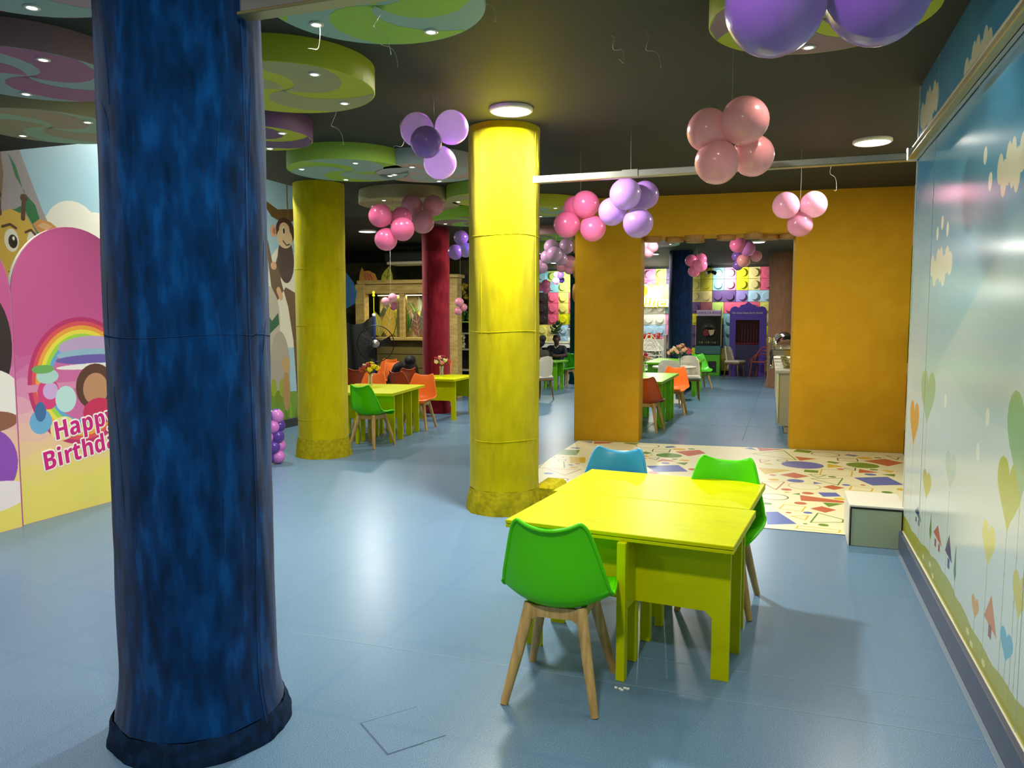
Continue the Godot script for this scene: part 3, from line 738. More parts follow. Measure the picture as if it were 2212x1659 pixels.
func white_chair(label: String, at: Vector3, turn: float, m := "cream_fabric", group := ""):
	var t := thing("upholstered_chair", label, "chair", at, turn, group)
	part("seat", bx(Vector3(0, 0.46, 0.02), Vector3(0.45, 0.07, 0.44), 0.03), m, t)
	part("seat_frame", bx(Vector3(0, 0.41, 0.02), Vector3(0.43, 0.035, 0.42), 0.008), "walnut", t)
	var P := []
	for i in 13:
		var v := i / 12.0
		var w := 0.225 * (1.0 - 0.22 * v * v) * (1.0 if v < 0.9 else 0.9)
		var row := []
		for j in 11:
			var u := (j - 5) / 5.0
			row.append(Vector3(w * u, 0.44 + 0.44 * v - (0.02 * u * u if v > 0.9 else 0.0), -0.19 - 0.09 * v + 0.07 * u * u))
		P.append(row)
	part("backrest", MB.new().shell(P, 0.035), m, t)
	for s in [[1, 1], [-1, 1], [1, -1], [-1, -1]]:
		part("leg", MB.new().tube([Vector3(0.17 * s[0], 0.4, 0.16 * s[1] + 0.01), Vector3(0.2 * s[0], 0.0, 0.21 * s[1])], [0.022, 0.012], 8), "walnut", t)
	return t
func loop_chair(called: String, label: String, m: String, at: Vector3, turn: float, group := ""):
	# moulded chair with a back of crossing loops
	var t := thing(called, label, "chair", at, turn, group)
	part("seat", bx(Vector3(0, 0.45, 0.0), Vector3(0.44, 0.025, 0.42), 0.01), m, t)
	for s in [[1, 1], [-1, 1], [1, -1], [-1, -1]]:
		part("leg", MB.new().tube([Vector3(0.19 * s[0], 0.46, 0.17 * s[1]), Vector3(0.23 * s[0], 0.0, 0.22 * s[1])], [0.016, 0.013], 6), m, t)
	for k in 3:
		var pts := []
		for j in 17:
			var a := PI * j / 16.0
			var h: float = [0.40, 0.30, 0.2][k]
			var w: float = [0.19, 0.24, 0.26][k]
			pts.append(Vector3(cos(a) * w, 0.46 + sin(a) * h, -0.2 * sin(a) + [0.0, 0.06, 0.14][k] * cos(a) * cos(a)))
		part("back_loop", MB.new().tube(pts, 0.013, 6), m, t)
	return t
func rose_mesh() -> ArrayMesh:
	var b := MB.new()
	b.ball(Vector3(0, 0.012, 0), Vector3(0.017, 0.02, 0.017), 8, 6)
	for ring in 2:
		for k in 5:
			var a := TAU * k / 5 + ring * 0.6
			var P := []
			for i in 3:
				var row := []
				for j in 4:
					var u := (j - 1.5) / 1.5
					var r := 0.018 + 0.008 * ring + (0.006 + 0.01 * ring) * i / 2.0
					row.append(Vector3(cos(a + u * 0.6) * r, -0.012 + 0.02 * i - 0.006 * u * u + (0.004 if ring == 0 else -0.004), sin(a + u * 0.6) * r))
				P.append(row)
			b.shell(P, 0.003)
	b.lathe([Vector2(0.0, -0.02), Vector2(0.016, -0.012), Vector2(0.022, 0.002)], 8)
	return b.done()
func flower_vase(label: String, at: Vector3, cols: Array, n: int, wide: float, sd: int, vase_h := 0.17, h0 := 0.2):
	var t := thing("flower_vase", label, "flower vase", at, 0, "vases of flowers on the tables")
	part("vase", MB.new().lathe([Vector2(0, 0.001), Vector2(0.034, 0.001), Vector2(0.03, vase_h * 0.5), Vector2(0.037, vase_h), Vector2(0.034, vase_h), Vector2(0.027, vase_h * 0.5), Vector2(0.03, 0.012), Vector2(0, 0.012)], 16), "glass", t)
	rng.seed = sd
	var lf = MB.new().shell([[Vector3(-0.002, 0, 0), Vector3(0.002, 0, 0)], [Vector3(-0.018, 0.02, 0.01), Vector3(0.018, 0.02, 0.01)], [Vector3(-0.02, 0.045, 0.012), Vector3(0.02, 0.045, 0.012)], [Vector3(-0.002, 0.075, 0.0), Vector3(0.002, 0.075, 0.0)]], 0.001).done()
	for k in n:
		var a := TAU * k * 0.382 * 1.618
		var rr := wide * sqrt((k + 0.5) / n)
		var head := Vector3(cos(a) * rr, h0 + wide * 0.9 - rr * 0.75 + rng.randf() * 0.03, sin(a) * rr)
		var stem := part("stem", MB.new().tube([Vector3(cos(a + 2.5) * 0.016, 0.02, sin(a + 2.5) * 0.016), Vector3(cos(a) * 0.015, vase_h, sin(a) * 0.015), head], 0.0028, 5), "leaf_dark", t)
		part("rose", meshes.rose, cols[k % cols.size()], t, head, Vector3(sin(a) * rr * 5.0, a, -cos(a) * rr * 5.0))
		for q in 2:
			var u := rng.randf_range(0.55, 0.9)
			part("leaf", lf, "leaf" if (k + q) % 2 else "leaf_dark", t, Vector3(cos(a) * 0.015, vase_h, sin(a) * 0.015).lerp(head, u), Vector3(rng.randf_range(0.3, 1.3), rng.randf() * TAU, 0))
	return t

# ---------------------------------------------------------------- columns and balloons
func velvet_column(called: String, label: String, at: Vector3, r: float, m: String, hem: String, seams: Array, sd: int, hem_h := 0.12, flare := 0.03, segs := 72, strip := -9.0, creases := 0):
	var t := thing(called, label, "column", at)
	var nz := FastNoiseLite.new()
	nz.seed = sd
	nz.frequency = 1.6
	nz.fractal_octaves = 3
	var f := func(a: float, y: float) -> Vector3:
		var d := Vector3(cos(a), 0, sin(a))
		var k: float = nz.get_noise_3d(d.x * 0.9, y * 0.35, d.z * 0.9) * 0.012 + nz.get_noise_3d(d.x * 5, y * 1.1 + 7.0, d.z * 5) * 0.0035
		if y < 0.3: k += flare * pow(1.0 - y / 0.3, 2.0) * 0.8
		return d * (r + k) + Vector3(0, y, 0)
	var rows := 60
	var P := []
	for i in rows + 1:
		var y := lerpf(hem_h, TOP, i / float(rows))
		var row := []
		for j in segs + 1: row.append(f.call(TAU * j / segs, y))
		P.append(row)
	var sl := part("sleeve", MB.new().sheet(P), m, t)
	var Q := []
	for i in 6:
		var y := lerpf(0.0, hem_h, i / 5.0)
		var row := []
		for j in segs + 1:
			var a := TAU * j / segs
			var p: Vector3 = f.call(a, y)
			row.append(p + Vector3(cos(a), 0, sin(a)) * (0.004 + 0.006 * sin(PI * i / 5.0) + 0.004 * sin(a * 9.0 + i)))
		Q.append(row)
	part("hem", MB.new().sheet(Q), hem, t)
	for s in seams:
		var ring := []
		for j in segs: ring.append(f.call(TAU * j / segs, s + 0.006 * sin(j * 0.21)) + Vector3(0, 0, 0))
		part("seam", MB.new().tube(ring, 0.0022, 5, false, true), m, sl)
	for k in creases:
		rng.seed = sd * 31 + k
		var a0 := 0.84 + rng.randf_range(-1.2, 1.2)
		var y0 := rng.randf_range(0.3, 2.9)
		var da := rng.randf_range(-0.22, 0.22)
		var dy := rng.randf_range(0.12, 0.5)
		var cp := []
		for i in 9:
			var u := i / 8.0
			var a := a0 + da * u * u
			cp.append(f.call(a, clampf(y0 + dy * u, 0.1, 3.1)) + Vector3(cos(a), 0, sin(a)) * (0.0012 * sin(PI * u) - 0.002))
		part("crease", MB.new().tube(cp, 0.0032, 6), m, sl)
	if strip > -5.0:
		var pts := []
		for i in 40: pts.append(f.call(strip + 0.01 * sin(i * 0.4), lerpf(0.02, TOP, i / 39.0)) + Vector3(cos(strip), 0, sin(strip)) * 0.001)
		part("fold", MB.new().tube(pts, 0.003, 6), m, sl)
	return t
func balloon_mesh() -> ArrayMesh:
	var prof := []
	for k in 17:
		var a := PI * k / 16.0
		prof.append(Vector2(sin(a) * (1.0 - 0.05 * cos(a)), -cos(a) * 1.0 - (0.06 if k == 0 else 0.0)))
	var b = MB.new().lathe(prof, 24)
	b.lathe([Vector2(0.0, -1.0), Vector2(0.05, -1.06), Vector2(0.04, -1.1), Vector2(0.08, -1.15), Vector2(0.0, -1.14)], 8)
	return b.done()
func balloon_cluster(label: String, cols: Array, bs: Array, hang := true, called := "balloon_cluster"):
	var mid := Vector3.ZERO
	for b in bs: mid += Vector3(b[0], b[1], b[2]) / bs.size()
	var t := thing(called, label, "balloons", mid, 0, "hanging balloon clusters" if hang else "")
	for k in bs.size():
		var b = bs[k]
		var p := Vector3(b[0], b[1], b[2]) - mid
		var o := part("balloon", meshes.balloon, "latex_" + cols[k % cols.size()], t, p)
		var out := p.normalized() if p.length() > 0.03 else Vector3.UP
		# the neck points to the middle of the bunch
		var side := out.cross(Vector3(0.3, 0.2, 0.9)).normalized()
		o.basis = Basis(side, out, side.cross(out)).scaled(Vector3.ONE * b[3])
	if hang and TOP - mid.y > 0.12:
		part("string", MB.new().tube([Vector3(0.0, 0.05, 0), Vector3(0.004, (TOP - mid.y) * 0.5, 0.003), Vector3(0, TOP - mid.y, 0)], 0.0016, 5), "string", t)
	return t

# ---------------------------------------------------------------- people
func person(called: String, label: String, at: Vector3, turn: float, bones: Array, cell: float, mats: Dictionary) -> Node3D:
	# bones: [a, b, radius a, radius b, colour name]; one skin meshed from a smooth union (surface nets)
	var t := thing(called, label, "person", at, turn)
	var lo := Vector3.ONE * 9
	var hi := -lo
	for b in bones:
		for q in [[b[0], b[2]], [b[1], b[3]]]:
			lo = lo.min(q[0] - Vector3.ONE * (q[1] + cell * 3)); hi = hi.max(q[0] + Vector3.ONE * (q[1] + cell * 3))
	var nx := int((hi.x - lo.x) / cell) + 2
	var ny := int((hi.y - lo.y) / cell) + 2
	var nz := int((hi.z - lo.z) / cell) + 2
	var F := PackedFloat32Array()
	F.resize(nx * ny * nz)
	F.fill(1.0)
	for b in bones:
		var r: float = maxf(b[2], b[3]) + cell * 3
		var l: Vector3 = (b[0].min(b[1]) - Vector3.ONE * r - lo) / cell
		var h: Vector3 = (b[0].max(b[1]) + Vector3.ONE * r - lo) / cell
		var ab: Vector3 = b[1] - b[0]
		var dd := maxf(ab.length_squared(), 1e-8)
		for z in range(maxi(0, int(l.z)), mini(nz, int(h.z) + 1)):
			for y in range(maxi(0, int(l.y)), mini(ny, int(h.y) + 1)):
				var row := (z * ny + y) * nx
				for x in range(maxi(0, int(l.x)), mini(nx, int(h.x) + 1)):
					var p: Vector3 = lo + Vector3(x, y, z) * cell - b[0]
					var u := clampf(p.dot(ab) / dd, 0.0, 1.0)
					var d: float = (p - ab * u).length() - lerpf(b[2], b[3], u)
					var o := F[row + x]
					var k := 0.025
					var m := clampf(0.5 + 0.5 * (o - d) / k, 0.0, 1.0)
					F[row + x] = lerpf(o, d, m) - k * m * (1.0 - m)
	var vert := {}
	var pos := PackedVector3Array()
	for z in nz - 1:
		for y in ny - 1:
			for x in nx - 1:
				var c := []
				var neg := 0
				for k in 8:
					var v := F[((z + (k >> 2)) * ny + y + ((k >> 1) & 1)) * nx + x + (k & 1)]
					c.append(v)
					if v < 0: neg += 1
				if neg == 0 or neg == 8: continue
				var sum := Vector3.ZERO
				var cnt := 0
				for k in 8:
					for ax in 3:
						var k2: int = k | (1 << ax)
						if k2 == k: continue
						if (c[k] < 0) != (c[k2] < 0):
							var f: float = c[k] / (c[k] - c[k2])
							var q := Vector3(k & 1, (k >> 1) & 1, k >> 2)
							q[ax] += f
							sum += q
							cnt += 1
				vert[(z * ny + y) * nx + x] = pos.size()
				pos.append(lo + (Vector3(x, y, z) + sum / cnt) * cell)
	var st := SurfaceTool.new()
	st.begin(Mesh.PRIMITIVE_TRIANGLES)
	for p in pos:
		var best := 9.0
		var col := "skin"
		for b in bones:
			var ab: Vector3 = b[1] - b[0]
			var u := clampf((p - b[0]).dot(ab) / maxf(ab.length_squared(), 1e-8), 0.0, 1.0)
			var d: float = (p - b[0] - ab * u).length() - lerpf(b[2], b[3], u)
			if d < best:
				best = d
				col = b[4]
		st.set_color((mats[col] as Color).srgb_to_linear())
		st.set_smooth_group(0)
		st.add_vertex(p)
	var step := [1, nx, nx * ny]
	for key in vert:
		var x: int = key % nx
		var y: int = (key / nx) % ny
		var z: int = key / (nx * ny)
		for ax in 3:
			var a1: int = step[(ax + 1) % 3]
			var a2: int = step[(ax + 2) % 3]
			if [x, y, z][(ax + 1) % 3] == 0 or [x, y, z][(ax + 2) % 3] == 0: continue
			var f0 := F[key]
			var f1 := F[key + step[ax]]
			if (f0 < 0) == (f1 < 0): continue
			var q := [key, key - a1, key - a1 - a2, key - a2]
			if not (vert.has(q[1]) and vert.has(q[2]) and vert.has(q[3])): continue
			if f0 < 0: q = [q[0], q[3], q[2], q[1]]
			for k in [0, 1, 2, 0, 2, 3]: st.add_index(vert[q[k]])
	st.generate_normals()
	var o := part("body", st.commit(), "skin_cloth", t)
	o.name = "body"
	return t
# ---------------------------------------------------------------- the hall
func build_shell():
	var f := struct("floor", "speckled blue vinyl floor running through the whole hall")
	part("vinyl", span(-10.2, 3.0, -0.12, 0.0, -24.2, 3.2), "floor", f)
	# joints between the vinyl sheets
	for s in [[-2.4, 0.8, -3.32], [-0.6, 0.8, -3.62]]: part("sheet_joint", span(s[0], s[1], 0.0, 0.0009, s[2] - 0.0015, s[2] + 0.0015), "scuff", f)
	for x in [-0.5, -1.9]: part("sheet_joint", span(x - 0.004, x + 0.004, 0.0, 0.0009, -22.0, -10.8), "groove", f)
	for z in [-12.2, -14.4, -16.9]: part("sheet_joint", span(-3.0, 0.1, 0.0, 0.0009, z - 0.004, z + 0.004), "groove", f)
	# a square cut out of the vinyl and laid back
	var pt := MB.new()
	pt.xf = Transform3D(Basis(Vector3.UP, deg_to_rad(-38)), Vector3(-1.385, 0.0012, -2.65))
	pt.box(Vector3.ZERO, Vector3(0.262, 0.0024, 0.245), 0.001)
	part("cut_patch", pt, "floor", f)
	var pg := MB.new()
	pg.xf = Transform3D(Basis(Vector3.UP, deg_to_rad(-38)), Vector3(-1.385, 0.0004, -2.65))
	pg.box(Vector3(0, 0, 0.125), Vector3(0.27, 0.0008, 0.006))
	pg.box(Vector3(-0.134, 0, 0), Vector3(0.005, 0.0008, 0.25))
	pg.box(Vector3(0.133, 0, 0.05), Vector3(0.005, 0.0008, 0.15))
	part("cut_line", pg, "groove", f)
	var c := struct("ceiling", "black painted ceiling with a raised bay along the left wall")
	part("slab", span(-5.55, 3.0, TOP, TOP + 0.2, -24.2, 3.2), "ceiling", c)
	part("slab", span(-10.2, -5.55, TOP, TOP + 0.2, -5.45, 3.2), "ceiling", c)
	part("slab", span(-10.2, -5.55, TOP, TOP + 0.2, -24.2, -10.65), "ceiling", c)
	part("bay_slab", span(-7.2, -5.35, 4.1, 4.3, -10.85, -5.25), "ceiling", c)
	part("fascia", span(-5.55, -5.4, TOP + 0.2, 4.1, -10.65, -5.45), "ceiling", c)
	part("fascia", span(-7.2, -5.4, TOP + 0.2, 4.1, -5.45, -5.3), "ceiling", c)
	part("fascia", span(-7.2, -5.4, TOP + 0.2, 4.1, -10.8, -10.65), "ceiling", c)
	# right wall: printed laminate panels above and below a metal track
	var m := right_wall_print()
	m.metallic_specular = 0.4
	var w := struct("wall_right", "glossy pastel wall of printed panels with hearts, houses and clouds")
	part("backing", span(0.84, 1.0, 0.0, TOP, -6.0, 3.2), "plaster", w)
	var zs := [6.0, 5.33, 4.23, 3.13, 2.03, 0.93, -0.1]
	for k in zs.size() - 1:
		for band in [[0.005, 2.70], [2.775, TOP]]:
			var d0: float = zs[k]
			var d1: float = zs[k + 1] + 0.004
			var dx := 0.0015 * (k % 2)
			var b := MB.new()
			var q := func(d: float, y: float) -> Vector2: return Vector2(d / 6.2, (y - 0.12) / 3.1)
			var y0: float = band[0]
			var y1: float = band[1]
			b.uvquad([Vector3(0.82 + dx, y0, -d0), Vector3(0.82 + dx, y1, -d0), Vector3(0.82 + dx, y1, -d1), Vector3(0.82 + dx, y0, -d1)], [q.call(d0, y0), q.call(d0, y1), q.call(d1, y1), q.call(d1, y0)])
			for e in [[Vector3(0.82 + dx, y0, -d0), Vector3(0.82 + dx, y1, -d0)], [Vector3(0.82 + dx, y0, -d1), Vector3(0.82 + dx, y1, -d1)]]:
				var o := Vector3(0.02, 0, 0)
				b.uvquad([e[0], e[1], e[1] + o, e[0] + o], [q.call(d0, 1.0), q.call(d0, 1.0), q.call(d0, 1.0), q.call(d0, 1.0)])
			part("panel", b, m, w)
	part("panel_rear", span(0.82, 0.84, 0.0, TOP, 0.12, 3.2), "plaster", w)
	part("end_trim", span(0.815, 0.835, 0.0, TOP, -6.012, -6.0), "white_paint", w)
	var bb := struct("baseboard_right", "dark blue vinyl skirting at the foot of the glossy pastel wall")
	part("skirting", span(0.795, 0.82, 0.0, 0.135, -5.98, 3.2, 0.004), "baseboard", bb)
	part("lip", span(0.815, 0.822, 0.135, 0.138, -5.98, 3.2), "white_paint", bb)
	part("cove", span(0.772, 0.796, 0.0, 0.006, -5.95, 3.2, 0.002), "cove", bb)
	# the wall steps back beside the doorway
	var wr := struct("wall_right_alcove", "leafy mural wall set back beside the orange doorway")
	part("wall_body", span(1.395, 1.6, 0.0, TOP, -10.8, -5.8), "plaster", wr)
	part("return", span(0.84, 1.6, 0.0, TOP, -6.0, -5.8), "plaster", wr)
	printed("mural", [Vector3(1.394, 0, -10.5), Vector3(1.394, TOP, -10.5), Vector3(1.394, TOP, -6.1), Vector3(1.394, 0, -6.1)], [Vector2(0, 3.19), Vector2(0, 0), Vector2(4.4, 0), Vector2(4.4, 3.19)], Vector2.ZERO, Vector2(4.4, 3.2), tree_print(), wr)
	# left wall with the jungle cartoon
	var lw := struct("wall_left", "cartoon jungle mural wall behind the party boards")
	part("wall_body", span(-7.25, -7.04, 0.0, 4.2, -10.65, 3.2), "sky_paint", lw)
	printed("mural", [Vector3(-7.038, 0.13, -10.65), Vector3(-7.038, 4.1, -10.65), Vector3(-7.038, 4.1, -4.5), Vector3(-7.038, 0.13, -4.5)], [Vector2(10.65, 3.97), Vector2(10.65, 0), Vector2(4.5, 0), Vector2(4.5, 3.97)], Vector2(4.5, 0), Vector2(6.3, 4.1), left_wall_print(), lw)
	var bl := struct("baseboard_left", "dark grey skirting under the cartoon jungle mural")
	part("skirting", span(-7.04, -7.0, 0.0, 0.13, -10.65, 3.2, 0.004), "baseboard_dark", bl)
	# nook behind the yellow column
	var nk := struct("wall_left_nook", "dark wall of the play nook at the back left")
	part("wall_body", span(-10.2, -10.0, 0.0, TOP, -24.2, -10.65), "blackwall", nk)
	part("return", span(-10.2, -7.04, 0.0, TOP, -10.65, -10.5), "blackwall", nk)
	var jw := struct("wall_nook_rear", "dark painted jungle wall behind the wooden play booth")
	part("wall_body", span(-10.0, -6.55, 0.0, TOP, -16.6, -16.4), "blackwall", jw)
	printed("mural", [Vector3(-10.0, 0, -16.39), Vector3(-10.0, 2.95, -16.39), Vector3(-6.55, 2.95, -16.39), Vector3(-6.55, 0, -16.39)], [Vector2(0, 3.1), Vector2(0, 0.2), Vector2(3.45, 0.2), Vector2(3.45, 3.1)], Vector2.ZERO, Vector2(4.0, 3.2), jungle_print(), jw)
	# orange doorway, turned a little off the hall's axis
	var ar := struct("wall_archway", "orange plastered doorway wall between the two party rooms")
	ar.position = Vector3(-2.64, 0, -10.06)
	ar.rotation.y = deg_to_rad(4.65)
	part("pillar", span(0.0, 0.86, 0.0, 2.69, -0.55, 0.0), "orange_wall", ar)
	part("lintel", span(0.0, 4.1, 2.69, TOP, -0.55, 0.0), "orange_wall", ar)
	part("wall_panel", span(2.745, 4.06, 0.0, 2.69, -0.3, 0.0), "orange_wall", ar)
	var rb := struct("wall_right_rear", "plain wall of the rear dining room behind the sideboard")
	part("wall_body", span(0.62, 0.8, 0.0, TOP, -24.0, -10.75), "cream_panel", rb)
	var fr := struct("wall_front", "plain wall behind the entrance")
	part("wall_body", span(-7.2, 1.0, 0.0, TOP, 3.0, 3.2), "plaster", fr)

func build_brick_wall():
	var w := struct("wall_back", "rear wall of big pastel toy bricks with round studs")
	part("wall_body", span(-10.2, 0.9, 0.0, TOP, -23.9, -23.66), "blackwall", w)
	var pal := {"Y": "e8e070", "O": "c9c020", "T": "8fc4c8", "P": "e89ac0", "B": "e8e810", "t": "ead98c", "R": "ea6a86", "V": "6a4c86", "L": "b8dcee", "G": "c2e070", "W": "f0eeda", "D": "352c28", "r": "a85a68", "l": "9a8ac8"}
	for k in pal: mk("brick_" + k, H(pal[k]), 0.45)
	# rows from the top, each read from the right (x = -0.03) to the left
	var rows := ["YRtBPTOYYVGPGYOBTPYGGTYVRRBY", "YRtBPTOYYVGPGYOBTPYGTTYVRRBY", "tLLlVVttTTWWYYPPLLRYRDDBGGPP", "YYRRRGrVTTWWYYPPLLRYRDDBGGPP", "BYRTTGYBBPWWBBGGVVOBRDDTTPYY", "BBPTTVVVPPLLLTTRRYVLtYYPPGGT", "OORTTVVVPPPYVTTRRYLLtYYPPGGT", "OOrrYYBBRRPYVLLGGYrrrLLRRBBT", "GGTTYYBBRRPPYLLGGYrrrLLRRBBT"]
	var c := 0.335
	var stud = MB.new().lathe([Vector2(0.112, 0.0), Vector2(0.112, 0.055), Vector2(0.105, 0.062), Vector2(0, 0.062)], 20, Vector3.ZERO, false).done()
	var slabs := {}
	for r in rows.size():
		var row: String = rows[r]
		var k := 0
		while k < row.length():
			var n := 1
			while n < 3 and k + n < row.length() and row[k + n] == row[k]: n += 1
			if not slabs.has(n): slabs[n] = bx(Vector3.ZERO, Vector3(c * n - 0.006, c - 0.006, 0.05), 0.006).done()
			var x := -0.035 - c * (k + n / 2.0)
			var y := 3.13 - c * (r + 0.5)
			var b := part("brick", slabs[n], "brick_" + row[k], w, Vector3(x, y, -23.635))
			for j in n: part("stud", stud, "brick_" + row[k], b, Vector3(c * (j - (n - 1) / 2.0), 0, 0.025), Vector3(PI / 2, 0, 0))
			k += n
	# glowing script sign
	var s := thing("light_sign", "glowing white script sign with yellow shadow on the brick wall", "sign", Vector3(-3.72, 2.2, -23.5))
	part("sign_board", span(-0.75, 0.42, -0.22, 0.46, -0.05, 0.0, 0.02), "brick_Y", s)
	part("sign_drop", MB.new().lathe([Vector2(0.17, 0.0), Vector2(0.17, 0.03), Vector2(0.0, 0.03)], 24, Vector3.ZERO, false), "brick_L", s, Vector3(-0.3, 0.27, 0.0), Vector3(PI / 2, 0, 0)).scale = Vector3(0.9, 1, 1.25)
	part("sign_drop", MB.new().lathe([Vector2(0.13, 0.0), Vector2(0.13, 0.04), Vector2(0.0, 0.04)], 24, Vector3.ZERO, false), "yellow_edge", s, Vector3(-0.3, 0.27, 0.0), Vector3(PI / 2, 0, 0)).scale = Vector3(0.8, 1, 1.25)
	lettering("sign_shadow", "Diner", 0.27, 0.03, "yellow_edge", s, Vector3(0.03, -0.1, 0.02), Vector3.ZERO, true)
	var lg := mk("sign_glow", Color.WHITE, 0.4)
	lg.emission_enabled = true
	lg.emission = Color(0.95, 0.98, 1.0)
	lg.emission_energy_multiplier = 1.6
	lettering("sign_letters", "Diner", 0.27, 0.03, "sign_glow", s, Vector3(0, -0.07, 0.05), Vector3.ZERO, true)
	var sl := OmniLight3D.new()
	sl.name = "sign_light"
	sl.light_energy = 0.5
	sl.light_size = 0.2
	sl.omni_range = 12
	sl.shadow_enabled = true
	s.add_child(sl)
	sl.position = Vector3(0, 0.2, 0.3)
func lettering(called: String, text: String, size: float, depth: float, m, parent: Node3D, at: Vector3, rot := Vector3.ZERO, slant := false, font_name := "Droid Serif", bold := true) -> MeshInstance3D:
	var f := SystemFont.new()
	f.font_names = PackedStringArray([font_name])
	f.font_weight = 700 if bold else 400
	var t := TextMesh.new()
	t.text = text
	t.font = f
	t.font_size = 64
	t.pixel_size = size / 46.0
	t.depth = depth
	t.curve_step = 2.0
	var o := part(called, t, m, parent, at, rot)
	if slant: o.basis = o.basis * Basis(Vector3(1, 0, 0), Vector3(0.22, 1, 0), Vector3(0, 0, 1))
	return o

func build_rails():
	var t := thing("track_rail", "long polished metal track running along the glossy printed wall", "rail", Vector3(0.8, 2.7, 0))
	part("rail_body", span(-0.01, 0.02, 0.0, 0.075, -6.0, 3.0, 0.003), "silver", t)
	part("lower_flange", span(-0.045, 0.0, 0.0, 0.012, -6.0, 3.0, 0.003), "brass", t)
	part("upper_flange", span(-0.03, 0.0, 0.06, 0.075, -6.0, 3.0, 0.003), "silver", t)
	part("end_cap", span(-0.05, 0.02, -0.006, 0.085, -6.03, -5.98, 0.006), "silver", t)
	var r := thing("track_rail", "metal track rail from the yellow column with the plush foot to the printed wall", "rail", Vector3(-1.93, 2.705, -6.02))
	part("rail_body", span(0.0, 2.7, 0.0, 0.05, -0.02, 0.02, 0.004), "silver", r)
	part("joint_plate", span(0.72, 0.84, -0.003, 0.053, 0.02, 0.024), "silver", r)
	part("lower_flange", span(0.0, 2.7, -0.006, 0.002, -0.03, 0.03, 0.002), "brass", r)
	part("hanger", MB.new().tube([Vector3(1.4, 0.05, 0), Vector3(1.4, TOP - 2.705, 0)], 0.004, 6), "silver", r)
	var n := thing("track_rail", "metal track rail leaving the top of the blue column", "rail", Vector3(-1.86, 2.7, -2.4))
	part("rail_body", span(0.0, 2.65, 0.0, 0.06, -0.02, 0.02, 0.004), "silver", n)
	part("lower_flange", span(0.0, 2.65, -0.008, 0.004, -0.035, 0.035, 0.002), "brass", n)

func build_columns():
	velvet_column("velvet_column", "thick blue velvet column with a dark hem at its foot", Vector3(-2.17, 0, -2.43), 0.292, "velvet_blue", "hem_blue", [1.56], 3, 0.09, 0.06, 96, 0.06, 16)
	var y = velvet_column("velvet_column", "yellow velvet column with a plush yellow foot beside the front tables", Vector3(-2.24, 0, -6.2), 0.292, "velvet_yellow", "hem_yellow", [0.62, 1.52, 2.3], 8, 0.2, 0.035, 80, 0.15, 10)
	part("plush_foot", bx(Vector3(0.36, 0.11, -0.2), Vector3(0.2, 0.22, 0.34), 0.03), "hem_yellow", y)
	velvet_column("velvet_column", "yellow velvet column in front of the cartoon jungle mural", Vector3(-5.18, 0, -7.97), 0.29, "velvet_yellow", "hem_yellow", [0.45, 1.55, 2.2], 12, 0.22, 0.045, 64)
	velvet_column("velvet_column", "dark red velvet column before the wooden play booth", Vector3(-5.72, 0, -12.35), 0.235, "velvet_red", "velvet_red", [2.05], 15, 0.1, 0.02, 40)
	velvet_column("velvet_column", "navy velvet column behind the doorway tables", Vector3(-2.3, 0, -18.4), 0.27, "velvet_navy", "velvet_navy", [1.6], 16, 0.1, 0.02, 40)
	velvet_column("velvet_column", "brown velvet column at the end of the buffet sideboard", Vector3(-0.06, 0, -19.6), 0.33, "velvet_brown", "velvet_brown", [1.5], 17, 0.1, 0.03, 40)
	velvet_column("velvet_column", "teal green velvet column behind the seated man", Vector3(-4.86, 0, -19.1), 0.27, "velvet_teal", "velvet_teal", [1.5], 18, 0.1, 0.03, 40)

